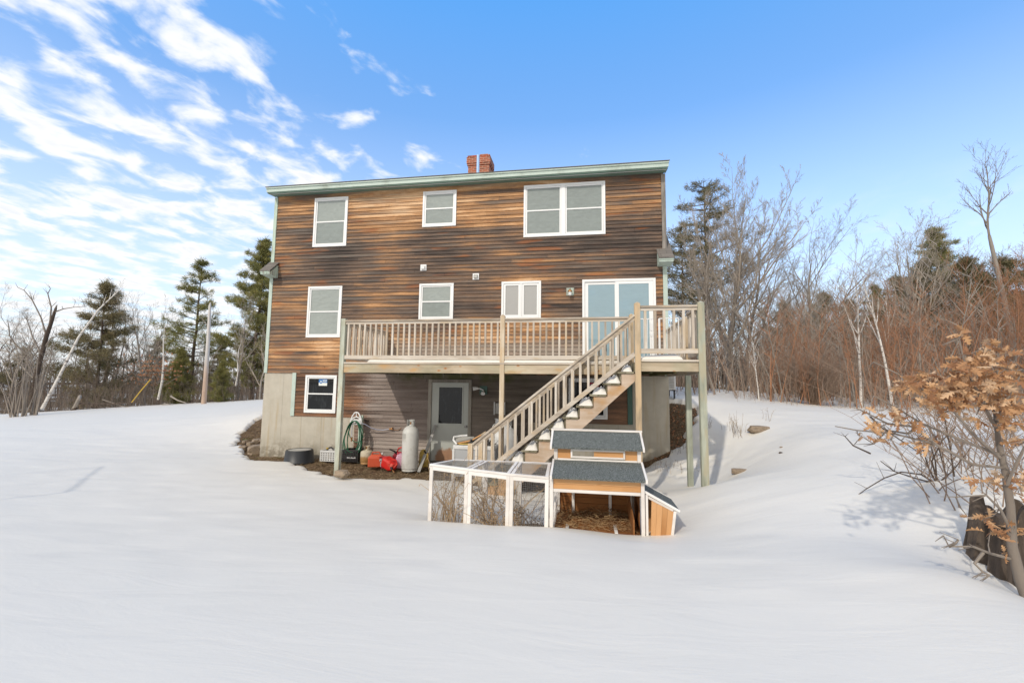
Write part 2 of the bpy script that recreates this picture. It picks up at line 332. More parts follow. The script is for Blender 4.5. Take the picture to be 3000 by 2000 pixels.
finish(g, g.mix(g.ss(n, 0.38, 0.64), (0.045, 0.052, 0.049), (0.215, 0.23, 0.22)), 0.95, n, 0.4, 0.003, spec=0.15); M['felt'] = m
M['coop_dark'] = wood('stained_shaded_inner_boards', [(0.16, 0.06, 0.02), (0.27, 0.11, 0.035), (0.36, 0.16, 0.055)], 'x', contrast=0.3, grain=14)  # stained boards, with the coop's inside shade mixed into their colour
m, g = newmat('snow'); co = coords(g); n = g.noise(g.mapping(co, rot=(0, 0, 0.35), scale=(0.5, 2.2, 1)), 1.6, 9, 0.58, 0.5); n2 = g.noise(co, 0.22, 3); n4 = g.noise(co, 38, 4, 0.7)
h = g.m('ADD', g.m('MULTIPLY', n, 0.75), g.m('MULTIPLY', n4, 0.035))
colr = g.mix(g.m('ADD', g.m('MULTIPLY', n, 0.6), g.m('MULTIPLY', n2, 0.4)), (0.695, 0.662, 0.600), (0.755, 0.72, 0.655))
finish(g, colr, 0.55, h, 0.20, 0.07, spec=0.3); M['snow'] = m
m, g = newmat('leaf_litter_soil'); co = coords(g); n = g.noise(co, 9, 9, 0.75); n2 = g.noise(g.mapping(co, scale=(30, 14, 30)), 1.0, 5, 0.7)
col = g.ramp(g.m('ADD', g.m('MULTIPLY', n, 0.6), g.m('MULTIPLY', n2, 0.4)), [(0.25, (0.045, 0.03, 0.02)), (0.5, (0.15, 0.10, 0.06)), (0.7, (0.30, 0.215, 0.13))])
col = g.mix(g.m('MULTIPLY', g.ss(g.noise(co, 2.5, 4), 0.6, 0.68), 0.6), col, (0.09, 0.12, 0.02))
finish(g, col, 0.95, n2, 0.9, 0.03, spec=0.15); M['soil'] = m
def straw(name, cols):
    m, g = newmat(name); r = rndattr(g); finish(g, g.ramp(r, cols), 0.8, spec=0.2); return m
M['straw'] = straw('dry_grass', [(0, (0.10, 0.065, 0.035)), (0.5, (0.25, 0.175, 0.10)), (1, (0.42, 0.32, 0.20))])
M['hay'] = straw('hay', [(0, (0.10, 0.055, 0.028)), (0.6, (0.27, 0.165, 0.08)), (1, (0.48, 0.33, 0.17))])
M['vine'] = straw('dry_vine', [(0, (0.30, 0.19, 0.10)), (1, (0.52, 0.37, 0.21))])
def bark(name, a, b, sc=6, z=1.5):
    m, g = newmat(name); co = coords(g); oi = g.n('ShaderNodeObjectInfo').outputs['Random']
    n = g.noise(g.mapping(co, scale=(sc, sc, z)), 1.0, 6, 0.7); c = g.mix(n, a, b)
    c = g.mix(g.m('MULTIPLY', oi, 0.35), c, tuple(x*0.6 for x in a)); finish(g, c, 0.9, n, 0.5, 0.02, spec=0.15); return m
M['bark'] = bark('grey_bark', (0.15, 0.12, 0.097), (0.38, 0.33, 0.28))
M['bark_pale'] = bark('pale_grey_bark', (0.24, 0.205, 0.17), (0.50, 0.45, 0.395))
M['bark_dark'] = bark('dark_bark', (0.05, 0.038, 0.03), (0.16, 0.12, 0.095))
M['twig_red'] = bark('red_brown_twigs', (0.22, 0.155, 0.115), (0.52, 0.39, 0.30), 2, 2)
M['twig_orange'] = bark('orange_twigs', (0.26, 0.115, 0.06), (0.54, 0.30, 0.18), 2, 2)
M['twig_brown'] = bark('brown_twigs', (0.095, 0.07, 0.052), (0.26, 0.205, 0.16), 2, 2)
m, g = newmat('birch_bark'); co = coords(g); f = g.ss(g.noise(g.mapping(co, scale=(3, 3, 9)), 1.0, 5, 0.7), 0.56, 0.64)
finish(g, g.mix(f, (0.66, 0.62, 0.57), (0.10, 0.08, 0.07)), 0.7); M['birch'] = m
M['twig_pale'] = bark('pale_grey_twigs', (0.34, 0.285, 0.23), (0.56, 0.485, 0.40))  # lighter, warmer grey for the fine crown twigs
m, g = newmat('stripped_trunk'); co = coords(g); s = g.n('ShaderNodeSeparateXYZ', {0: co}); n = g.noise(g.mapping(co, scale=(9, 9, 1)), 1.0, 5, 0.6)
c = g.mix(g.ss(g.m('ADD', s.outputs[2], g.m('MULTIPLY', n, 0.8)), 3.9, 2.6), g.mix(n, (0.42, 0.39, 0.36), (0.66, 0.63, 0.60)), g.mix(n, (0.30, 0.18, 0.11), (0.60, 0.47, 0.38)))
finish(g, c, 0.8, n, 0.3, 0.01); M['snag'] = m
def foliage(name, cols, trans=0.15):
    m, g = newmat(name); r = rndattr(g); co = coords(g); oi = g.n('ShaderNodeObjectInfo').outputs['Random']
    f = g.m('ADD', g.m('MULTIPLY', r, 0.65), g.m('MULTIPLY', g.noise(co, 0.8, 3), 0.5), clamp=True)
    f = g.m('ADD', f, g.m('MULTIPLY', g.m('SUBTRACT', oi, 0.5), 0.15), clamp=True)
    c = g.ramp(f, cols); p = g.n('ShaderNodeBsdfPrincipled', {'Base Color': c, 'Roughness': 0.7, 'Specular IOR Level': 0.25})
    t = g.n('ShaderNodeBsdfTranslucent', {'Color': c}); mx = g.n('ShaderNodeMixShader', {0: trans, 1: p.outputs[0], 2: t.outputs[0]})
    g.n('ShaderNodeOutputMaterial', {'Surface': mx.outputs[0]}); return m
M['pine'] = foliage('pine_needles', [(0, (0.10, 0.115, 0.045)), (0.5, (0.22, 0.22, 0.08)), (1, (0.40, 0.34, 0.12))], 0.3)
M['pine_dark'] = foliage('hemlock_needles', [(0, (0.095, 0.09, 0.052)), (0.5, (0.195, 0.175, 0.09)), (1, (0.34, 0.265, 0.145))], 0.3)
M['oakleaf'] = foliage('dry_oak_leaves', [(0, (0.17, 0.085, 0.045)), (0.3, (0.36, 0.18, 0.09)), (0.6, (0.56, 0.32, 0.155)), (1, (0.80, 0.60, 0.40))], 0.25)
M['deadleaf'] = foliage('dry_beech_leaves', [(0, (0.26, 0.11, 0.05)), (1, (0.55, 0.29, 0.16))], 0.3)
m, g = newmat('galvanised_wire'); finish(g, (0.34, 0.33, 0.31), 0.5, metal=0.3); M['wire'] = m
def glass(name, c, rough=0.08, wav=0.0, screen=0.0, spec=0.7):
    m, g = newmat(name); co = coords(g)
    n = g.noise(g.mapping(co, scale=(2.2, 1, 5)), 1.6, 3, 0.5, 1.6)
    col = g.mix(n, tuple(x*(1-wav) for x in c), tuple(x*(1+wav) for x in c))
    finish(g, col, rough, g.noise(co, 3, 2), 0.03, 0.02, spec=spec); return m
M['pane'] = glass('curtained_pane', (0.29, 0.32, 0.30), 0.10, 0.22)
M['pane_low'] = glass('screened_pane', (0.225, 0.255, 0.24), 0.2, 0.24)
M['pane_grey'] = glass('frosted_grey_pane', (0.36, 0.355, 0.34), 0.3, 0.04)
M['pane_sky_tint'] = glass('sky_tinted_glass', (0.24, 0.345, 0.395), 0.04, 0.08, spec=1.0)  # reflected blue sky painted into the base colour
m, g = newmat('dark_glass'); co = coords(g); n = g.noise(g.mapping(co, scale=(6, 1, 1.5)), 1.5, 6, 0.7, 0.6)
finish(g, g.mix(g.ss(n, 0.5, 0.8), (0.008, 0.009, 0.010), (0.05, 0.058, 0.062)), 0.05, spec=0.3); M['pane_dark'] = m
m, g = newmat('grey_steel_door'); co = coords(g); s = g.n('ShaderNodeSeparateXYZ', {0: co})
dx = g.m('DIVIDE', g.m('SUBTRACT', s.outputs[0], 5.42), 0.42); dz = g.m('DIVIDE', g.m('SUBTRACT', s.outputs[2], 0.10), 0.40)
rr = g.m('ADD', g.m('MULTIPLY', dx, dx), g.m('MULTIPLY', dz, dz)); n = g.noise(co, 7, 8, 0.7)
ru = g.ss(g.m('ADD', rr, g.m('MULTIPLY', n, 1.5)), 1.55, 1.1)
col = g.mix(g.m('MULTIPLY', ru, 0.85), g.mix(g.noise(co, 1.2, 4), (0.40, 0.42, 0.385), (0.50, 0.515, 0.475)), g.mix(n, (0.20, 0.07, 0.02), (0.46, 0.22, 0.09)))
finish(g, col, 0.5); M['door'] = m
M['door_trim'] = wood('greyed_door_casing', [(0.15, 0.13, 0.11), (0.26, 0.235, 0.20), (0.38, 0.35, 0.30)], 'z')
M['black_rubber'] = plain('black_rubber', (0.022, 0.024, 0.028), 0.45, 0.2, 4, dirt=(0.05, 0.05, 0.05))
M['black_plastic'] = plain('black_plastic', (0.02, 0.017, 0.018), 0.4)
M['white_plastic'] = plain('white_plastic', (0.66, 0.66, 0.65), 0.4, 0.06, 5, dirt=(0.4, 0.38, 0.33))
M['tank_white'] = plain('dirty_white_tank_paint', (0.58, 0.575, 0.54), 0.5, 0.06, 5, dirt=(0.30, 0.27, 0.22), dirtamt=0.55)
M['big_tank'] = plain('white_tank_paint', (0.66, 0.66, 0.65), 0.4, 0.04, 3)
m, g = newmat('rusty_cream_tank'); co = coords(g); s = g.n('ShaderNodeSeparateXYZ', {0: co}); n = g.noise(co, 14, 7, 0.7)
finish(g, g.mix(g.ss(g.m('ADD', s.outputs[2], g.m('MULTIPLY', n, 0.14)), 0.32, 0.24), g.mix(n, (0.46, 0.40, 0.28), (0.60, 0.54, 0.42)), g.mix(n, (0.27, 0.13, 0.04), (0.50, 0.30, 0.12))), 0.6); M['rusty_tank'] = m
M['orange_can'] = plain('orange_red_plastic', (0.56, 0.09, 0.035), 0.45, 0.08, 5, dirt=(0.5, 0.16, 0.09))
M['red_can'] = plain('bright_red_plastic', (0.62, 0.025, 0.02), 0.32, 0.08, 5, dirt=(0.75, 0.35, 0.25), dirtamt=0.5)
M['pink_red'] = plain('faded_red_plastic', (0.55, 0.045, 0.07), 0.45, 0.1, 5)
M['pink'] = plain('pale_pink_plastic', (0.55, 0.33, 0.42), 0.4, 0.06, 5)
M['yellow'] = plain('yellow_plastic', (0.50, 0.34, 0.07), 0.5, 0.1, 5, dirt=(0.25, 0.18, 0.06))
M['hose'] = plain('green_hose', (0.018, 0.11, 0.055), 0.35, 0.25, 8)
M['hose_grey'] = plain('blue_grey_hose', (0.33, 0.34, 0.42), 0.4)
M['brass'] = plain('brass', (0.45, 0.22, 0.08), 0.4, metal=0.7)
M['steel'] = plain('dull_steel', (0.32, 0.31, 0.30), 0.45, metal=0.6)
M['grey_plastic'] = plain('grey_deck_box_plastic', (0.40, 0.41, 0.42), 0.5, 0.05, 4)
M['dark_grey'] = plain('dark_grey_paint', (0.06, 0.06, 0.06), 0.5)
M['meter_grey'] = plain('aged_box_paint', (0.40, 0.39, 0.36), 0.55, 0.15, 6, dirt=(0.22, 0.2, 0.17))
M['plank'] = wood('grey_plank', [(0.24, 0.23, 0.21), (0.36, 0.35, 0.33), (0.5, 0.49, 0.47)], 'z')
M['blue'] = plain('sign_blue', (0.03, 0.16, 0.42), 0.5); M['paper'] = plain('sign_white', (0.72, 0.74, 0.70), 0.6)
M['rock'] = plain('mossy_rock', (0.29, 0.22, 0.155), 0.9, 0.6, 9, dirt=(0.10, 0.085, 0.06), dirtamt=0.7, bump=0.6)
M['rotten'] = bark('rotten_stump_wood', (0.018, 0.013, 0.010), (0.19, 0.15, 0.12), 16, 2.5)
M['pipe_blue'] = plain('pale_blue_vent_pipe', (0.38, 0.60, 0.93), 0.45, 0.02)
M['lead'] = plain('grey_pipe_boot', (0.32, 0.33, 0.34), 0.5)
M['yellow_guard'] = plain('yellow_stick', (0.62, 0.40, 0.05), 0.5)
rng = random.Random(7); random.seed(7); nrs = np.random.RandomState(5)
# ------------------------------------------------------------------ terrain
CP = [(11.4,-2.45,.34),(12.75,-6.85,.34),(12.0,-7.1,.60),(12.35,-7.6,.52),(-1.51,1.0,.24),(-2.05,1.8,.42),(-2.33,2.5,.65),(-2.45,3.05,.86),(9,-11.4,.45),(5,-11,.42),(13,-11.5,.62),(0,-11,.35),(-12,-11,.1),(9,-15,.5),(8.2,-7.5,.40),(5,-7.5,.30),(11,-8,.5),
 (8.5,-5.6,.29),(9.7,-5.6,.27),(10.3,-5.35,.30),(6.7,-5.45,.22),(5,-5,.20),(3,-5,.16),(8,-4.4,.06),(9.5,-4.4,.08),(7,-3.6,.06),(7,-2.6,.10),(9,-2.4,.12),
 (0,-3.5,.10),(-1.3,.6,.14),(-1.6,-1.5,.10),(.8,-1,.09),(3.6,-1,.05),(3.6,-2.3,.13),(5.5,-1,.05),(8,-1,.10),(5.5,-2.4,.11),(5,-.1,.04),(1,-.1,.10),(8.5,0,.12),
 (9.6,0,.2),(10.3,0,.32),(10.97,0,.63),(10.97,-3.2,.43),(10.9,-2.24,.2),(10.5,-1.1,.25),(10.3,-4.2,.28),(11.35,-3.5,.6),
 (11.75,-1.0,.66),(12.1,-.55,.98),(11.4,-.3,.75),(11.4,.4,1.2),(12.6,.2,1.35),(12.1,1.0,1.52),(11.3,1.4,1.70),(11.3,3,1.8),(12.5,3,1.75),(13.5,1,1.52),(14.5,-1,1.32),
 (13,-2.2,1.12),(12.3,-3.6,.85),(15,1,1.5),(17,-2,1.3),(21,-4,1.15),(17,5,1.5),(22,8,1.5),(13,-5.5,.78),(15,-7,.9),(19,-9,.95),(12.2,-8,.62),(14,-12,.8),
 (-.3,1,.25),(-.3,2.2,.62),(-.5,3.4,.95),(-3.5,4.6,1.02),(-3,2,.42),(-5,6,.98),(-8,10,.98),(-10.7,12,.85),(-15,13,.62),(-20.4,14,.32),(-28,12,-.25),(-20,7,.05),(-12,5,.35),(-7,2.5,.30),
 (-8,-1,.12),(-15,0,.05),(-25,3,-.2),(-5,-4,.1),(-15,-7,.05),(-4,-8,.22),(-.5,5,1.2),(-.5,8,1.5),(0,12,1.7),(5.5,12,1.9),(11,8,2.0),(12,6,1.85),(5,4,.6),
 (-30,25,-.6),(-12,25,.8),(5,30,1.6),(22,22,1.5),(35,8,1.0),(35,-10,.8),(-40,0,-.8),(-25,-20,-.1),(10,-25,.6),(30,-25,.8)]
CP = np.array(CP, float)
def U(r): return np.where(r > 0, r*r*np.log(r+1e-12), 0)
def tps(c, reg=0.02):
    n = len(c); K = U(np.linalg.norm(c[:, None, :2]-c[None, :, :2], axis=2))+np.eye(n)*reg
    Pm = np.hstack([np.ones((n, 1)), c[:, :2]]); A = np.zeros((n+3, n+3)); A[:n, :n] = K; A[:n, n:] = Pm; A[n:, :n] = Pm.T
    return np.linalg.solve(A, np.concatenate([c[:, 2], [0, 0, 0]]))
TW = tps(CP)
def height(x, y):
    x = np.atleast_1d(np.asarray(x, float)); y = np.atleast_1d(np.asarray(y, float))
    cx = np.clip(x, -40, 35); cy = np.clip(y, -25, 30); out = np.zeros(x.shape)
    q = np.stack([cx.ravel(), cy.ravel()], 1); r = []
    for i in range(0, len(q), 20000):
        b = q[i:i+20000]; K = U(np.linalg.norm(b[:, None]-CP[None, :, :2], axis=2)); r.append(K@TW[:-3]+TW[-3]+b@TW[-2:])
    return np.concatenate(r).reshape(x.shape)
def gz(x, y): return float(height(x, y)[0])
_tab = nrs.rand(256, 256)
def vnoise(x, y):                                                    # value noise
    xi = np.floor(x).astype(int); yi = np.floor(y).astype(int); fx = x-xi; fy = y-yi; fx = fx*fx*(3-2*fx); fy = fy*fy*(3-2*fy)
    t = lambda a, b: _tab[a % 256, b % 256]
    return (t(xi, yi)*(1-fx)+t(xi+1, yi)*fx)*(1-fy)+(t(xi, yi+1)*(1-fx)+t(xi+1, yi+1)*fx)*fy
BARE = np.array([(-1.2,.70),(-.5,.0),(.2,-.62),(.82,-.93),(1.78,-1.06),(2.4,-1.5),(3.3,-2.16),(4.1,-2.53),(5.6,-2.32),(6.2,-2.25),(7.1,-2.62),(8.2,-2.65),(8.9,-2.5),(9.5,-1.3),(10.1,-.6),(10.7,-.25),(11.15,-.1),
  (11.4,.25),(11.9,.75),(11.9,1.15),(11.3,1.35),(11.0,1.4),(11.0,7.8),(0,7.8),(-.2,3.6),(-1.2,3.4),(-2.4,3.15),(-2.42,2.5),(-2.1,1.8),(-1.6,1.0)])
def sdf(x, y, poly):
    d = np.full(x.shape, 1e9); ins = np.zeros(x.shape, bool); n = len(poly)
    for i in range(n):
        ax, ay = poly[i]; bx, by = poly[(i+1) % n]; ex, ey = bx-ax, by-ay
        t = np.clip(((x-ax)*ex+(y-ay)*ey)/(ex*ex+ey*ey), 0, 1); d = np.minimum(d, np.hypot(x-ax-t*ex, y-ay-t*ey))
        c = ((ay > y) != (by > y)) & (x < (bx-ax)*(y-ay)/(by-ay+1e-12)+ax); ins ^= c
    return np.where(ins, -d, d)
def axis(lo, hi, step, far, n):
    a = np.arange(lo, hi, step); g1 = hi+np.geomspace(step, far, n); g0 = lo-np.geomspace(step, far, n)[::-1]; return np.concatenate([g0, a, g1])
def grid(name, xs, ys, fz, mat):
    Xg, Yg = np.meshgrid(xs, ys); Z = fz(Xg, Yg); V = np.stack([Xg, Yg, Z], -1).reshape(-1, 3); nx = len(xs); ny = len(ys)
    i = (np.arange(ny-1)[:, None]*nx+np.arange(nx-1)[None, :]).ravel(); F = np.stack([i, i+1, i+1+nx, i+nx], 1)
    return link(name, rawmesh(name, V, F, mat, smooth=True))
def snow_z(x, y):
    h = height(x, y)
    d = sdf(x, y, BARE); near = np.exp(-np.maximum(d, 0)/2.0)
    h = h+0.030*(vnoise(x*.9+5, y*1.3)-.5)+0.015*(vnoise(x*2.3, y*4)-.5)
    d = d+0.34*(vnoise(x*1.7+9, y*1.7)-.5)+0.16*(vnoise(x*5, y*5)-.5)+0.13*(vnoise(x*11, y*11)-.5)+0.07*(vnoise(x*23, y*23)-.5)
    t = np.clip((d+0.04)/0.16, 0, 1); t = t*t*(3-2*t)
    h = h-0.22*(1-t)
    # thin, broken snow on the shaded slope at the right corner of the house
    k = np.exp(-(((x-10.9)/.9)**2+((y+1.2)/.55)**2)); h = h+k*0.10*(vnoise(x*7, y*7)-.5)+k*.05*(vnoise(x*17, y*17)-.5)
    # thin patches among the trees
    far = np.clip((y-15)/6, 0, 1)*np.clip((2-x)/3, 0, 1)+np.clip((np.hypot(x-9, y+11)-24)/5, 0, 1)*np.clip((x-9)/3, 0, 1)
    h = h-np.clip(far, 0, 1)*0.30*np.clip(vnoise(x*.45+3, y*.35)*1.7-.45, 0, 1)
    # coop hollow
    k = np.exp(-(((x-8.3)/1.6)**4+((y+4.75)/.45)**4)); h = h-k*0.10+k*0.08*(vnoise(x*3, y*3)-.5)
    return h
def ground_z(x, y): return height(x, y)-0.10+0.05*(vnoise(x*2+3, y*2+1)-.5)+0.025*(vnoise(x*9, y*9)-.5)
xs = axis(-3.2, 13.2, .055, 420, 46); ys = axis(-3.4, 4.0, .055, 420, 46)
# finer strip around the coop too
ys = np.unique(np.concatenate([ys, np.arange(-7.5, -3.4, .07)])); ys = ys[np.concatenate([[True], np.diff(ys) > 0.02])]
xs = np.unique(np.concatenate([xs, np.arange(13.2, 16, .12), np.arange(-10, -3.2, .2)])); xs = xs[np.concatenate([[True], np.diff(xs) > 0.02])]
tag(grid('ground', xs, ys, ground_z, M['soil']), kind='structure')
tag(grid('snow', xs, ys, snow_z, M['snow']), kind='structure')
def sz(x, y): return float(snow_z(np.array([x]), np.array([y]))[0])
# ------------------------------------------------------------------ the house
WX = 10.97
house = thing('house', 'weathered brown clapboard three storey house with green trim, concrete foundation and white windows', 'house')
OPEN = []                                                            # openings x0,x1,z0,z1
WINS = [('u', 1.283, 2.320, 5.909, 7.352), ('u', 4.556, 5.512, 6.345, 7.352), ('w', 7.368, 9.489, 5.938, 7.352),
        ('f', 1.231, 2.268, 3.317, 4.763), ('f', 4.533, 5.494, 3.768, 4.763), ('c', 6.80, 7.842, 3.77, 4.763), ('s', 8.897, 10.701, 2.60, 4.763),
        ('b', 1.297, 2.237, 1.239, 2.271), ('b2', 8.55, 9.504, 1.25, 2.255)]
for w in WINS: OPEN.append(w[1:])
OPEN.append((4.90, 6.03, -.2, 2.17))
def courses(x0, x1, z0, z1, step, name, mat, skip=(), wavy=1.0):
    b = MB(); z = z0
    while z < z1-0.01:
        zt = min(z+step, z1); iv = [(x0, x1)]
        zm = (z+zt)/2; cr_ = rng.randrange(64)
        for (a, c, p, q) in list(OPEN)+list(skip):
            if p < zm < q:
                nv = []
                for (s, e) in iv:
                    if c <= s or a >= e: nv.append((s, e)); continue
                    if a > s: nv.append((s, a))
                    if c < e: nv.append((c, e))
                iv = nv
        for (s, e) in iv:
            p = s; first = True
            while p < e-1e-6:
                L = rng.choice((1.6, 2.6, 3.6, 4.4, 5.0))*rng.uniform(.8, 1.1)
                if first: L *= rng.uniform(.4, 1)
                q = min(e, p+L)
                if e-q < .35: q = e
                first = False
                n = max(1, int((q-p)/.45)); r = (cr_+rng.uniform(.02, .98))/64; j = rng.uniform(-.002, .002); vs = []; fs = []
                sag = rng.choice((0, 0, 0, .004, .009))*wavy; ph = rng.uniform(0, 6)
                for i in range(n+1):
                    xx = p+.002+(q-p-.004)*i/n; dz = -sag*abs(math.sin(ph+i*.9)); dy = -.006*wavy*abs(math.sin(ph*2+i*1.3))*(sag > 0)
                    vs += [(xx, -.009, zt+.004), (xx, -.032+dy, z+j+dz), (xx, -.006, z+j+dz)]
                for i in range(n):
                    k = i*3; fs += [(k, k+1, k+4, k+3), (k+1, k+2, k+5, k+4)]
                fs += [(0, 2, 1), (n*3, n*3+1, n*3+2)]
                b.add(vs, fs, r); p = q
        z += step
    return b.build(name, mat, house)
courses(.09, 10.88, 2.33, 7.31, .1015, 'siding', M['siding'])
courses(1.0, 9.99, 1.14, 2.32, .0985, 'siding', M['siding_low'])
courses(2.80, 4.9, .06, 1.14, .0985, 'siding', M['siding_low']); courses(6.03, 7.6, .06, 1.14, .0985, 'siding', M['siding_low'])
b = MB(); b.box(.095, -.024, 7.302, 10.875, .0, 7.474, .15)
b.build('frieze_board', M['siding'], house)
# body behind the boards
b = MB(); b.box(.01, .004, 2.34, WX-.01, 7.9, 5.5)
b.prism([(.004, 5.5), (7.9, 5.5), (4.0, 9.1), (.004, 7.5)], 'x', .03, WX-.03)
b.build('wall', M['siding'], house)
b = MB()
b.box(0, -.012, -.6, .985, .25, 2.328); b.box(.985, -.012, -.6, 2.80, .25, 1.135); b.box(7.6, -.012, -.6, 10.11, .25, 1.135); b.box(10.11, -.012, -.6, WX, .25, 2.328)
b.box(0, .25, -.6, .2, 7.9, 2.33); b.box(WX-.2, .25, -.6, WX, 7.9, 2.33); b.box(2.8, .0, -.6, 7.6, .25, .06)
b.box(.2, 7.7, -.6, WX-.2, 7.9, 2.33)
b.build('foundation', M['concrete'], house)
b = MB(); b.box(.2, .03, .06, WX-.2, .2, 2.33); b.build('inner_wall', M['dark_grey'], house)
for (x0, x1, z0, z1, mt) in ((-.012, .09, 5.50, 7.45, 'chipped'), (-.012, .09, 2.32, 5.12, 'green'), (10.88, 10.985, 5.50, 7.45, 'bare_grey'), (10.88, 10.985, 2.32, 5.05, 'green'),
                             (.885, .998, 1.14, 2.33, 'green'), (9.985, 10.10, 1.14, 2.33, 'green_trim')):
    b = MB(); b.box(x0, -.042, z0, x1, .09 if z0 > 2 and (x0 < 0 or x1 > 10.9) else -.013, z1); b.build('corner_board', M[mt], house, bevel=.003)
# eave of the dormer
b = MB()
b.box(-.045, -.36, 7.475, 11.015, -.335, 7.565); b.box(-.055, -.385, 7.565, 11.025, -.335, 7.605)
b.build('fascia', M['green'], house, bevel=.004)
b = MB(); b.prism([(-.336, 7.50), (-.336, 7.452), (-.30, 7.448), (-.004, 7.478), (-.004, 7.50)], 'x', -.03, 11.0)
b.build('soffit', M['green_dk'], house)
b = MB(); b.box(-.02, -.275, 7.442, 10.99, -.262, 7.4475); 
b.build('soffit_vent', M['vinyl'], house)
b = MB()
b.prism([(-.40, 7.607), (-.40, 7.625), (4.0, 9.32), (4.0, 9.30)], 'x', -.07, 11.04)
b.prism([(4.0, 9.30), (4.0, 9.32), (8.3, 5.15), (8.3, 5.12)], 'x', -.12, 11.09)
roof = b.build('roof', M['shingle'], house)
for sgn, xa, xb in ((0, -.075, .25), (1, 10.735, 11.09)):
    b = MB(); b.prism([(-.39, 5.165), (-.39, 5.185), (-.03, 5.505), (-.03, 5.48)], 'x', xa, xb); 
    xo, xi = (xa, .0) if not sgn else (10.97, xb)
    b.prism([(-.03, 5.48), (-.03, 5.505), (4.0, 9.33), (4.0, 9.30)], 'x', xo, xi)
    b.build('lower_roof', M['shingle'], house)
    b = MB(); b.box(xa+.01, -.36, 5.085, xb-.01, -.33, 5.165); b.box(xa+.01, -.375, 5.13, xb-.01, -.36, 5.165)
    b.prism([(-.33, 5.165), (-.33, 5.085), (-.03, 5.045), (-.03, 5.42)], 'x', xa+.015, xb-.015)
    b.build('eave_return', M['green' if sgn else 'chipped'], house)
    b = MB(); b.prism([(-.03, 5.30), (-.03, 5.47), (4.0, 9.29), (4.0, 9.10)], 'x', xo+.015 if not sgn else xi-.03, xo+.03 if not sgn else xi-.015); b.build('rake_board', M['green'], house)
# chimney
b = MB()
x0, x1, y0, y1 = 4.70, 5.50, 4.0, 4.62; zt = 10.50
b.box(x0, y0, 8.6, x1, y1, zt-.38); b.box(x0-.03, y0-.03, zt-.38, x1+.03, y1+.03, zt-.31); b.box(x0-.05, y0-.05, zt-.31, x1+.05, y1+.05, zt-.07); b.box(x0-.02, y0-.02, zt-.07, x1+.02, y1+.02, zt)
ch = b.build('chimney', M['brick'], roof)
b = MB(); b.box(5.12, 4.1, zt, 5.42, 4.4, zt+.09); b.build('flue', M['brick'], ch)
b = MB(); b.tube([(5.33, 3.0, 8.8), (5.33, 3.0, 9.96)], .048, 14); vp = b.build('vent_pipe', M['pipe_blue'], roof, smooth=True)
b = MB(); b.lathe([(.16, 0), (.07, .16), (.052, .2)], (5.33, 3.0, 8.94), 16); b.build('pipe_boot', M['lead'], roof)
# windows -------------------------------------------------------------
def window(x0, x1, z0, z1, pu, plo, cs=.055, mull=False, casement=False, sticker=False):
    b = MB(); yo, yi = -.052, .01
    def ring(b, a, c, p, q, w, yo, yi):
        b.box(a, yo, p, a+w, yi, q); b.box(c-w, yo, p, c, yi, q); b.box(a+w, yo, p, c-w, yi, p+w); b.box(a+w, yo, q-w, c-w, yi, q)
    ring(b, x0, x1, z0, z1, cs, yo, yi)
    wn = b.build('window', M['vinyl'], house, bevel=.004)
    bays = [(x0+cs, x1-cs)]
    if mull:
        mx = (x0+x1)/2+(.0 if not mull == 'w' else -.02); mw = .055 if mull == 'w' else .02
        b = MB(); b.box(mx-mw, yo+.004, z0+cs, mx+mw, yi, z1-cs); b.build('mullion', M['vinyl'], wn)
        bays = [(x0+cs, mx-mw), (mx+mw, x1-cs)]
    for a, c in bays:
        p, q = z0+cs, z1-cs; mid = (p+q)/2+.0
        if casement:
            b = MB(); ring(b, a+.004, c-.004, p+.004, q-.004, .05, -.036, .006); b.build('sash', M['vinyl'], wn, bevel=.003)
            b = MB(); b.box(a+.05, -.016, p+.05, c-.05, -.01, q-.05); b.build('pane', pu, wn)
        else:
            b = MB(); ring(b, a+.004, c-.004, mid-.015, q-.004, .032, -.032, .006); b.build('sash', M['vinyl'], wn)
            b = MB(); ring(b, a+.006, c-.006, p+.004, mid+.02, .034, -.044, -.006); b.build('sash', M['vinyl'], wn)
            b = MB(); b.box(a+.03, -.014, mid+.005, c-.03, -.008, q-.03); b.build('pane', pu, wn)
            b = MB(); b.box(a+.036, -.026, p+.03, c-.036, -.02, mid-.005); b.build('pane', plo, wn)
    return wn
def textmesh(s, size, loc, parent, mat, name='lettering', rot=(PI/2, 0, 0), sx=1.0, bold=0.0):
    cu = bpy.data.curves.new('t', 'FONT'); cu.body = s; cu.size = size; cu.extrude = .0006; cu.offset = bold; cu.resolution_u = 2
    t = bpy.data.objects.new('t', cu); COL.objects.link(t); dg = bpy.context.evaluated_depsgraph_get()
    me = bpy.data.meshes.new_from_object(t.evaluated_get(dg)); bpy.data.objects.remove(t); me.materials.clear(); me.materials.append(mat)
    o = link(name, me, parent); o.location = loc; o.rotation_euler = rot; o.scale = (sx, 1, 1); return o
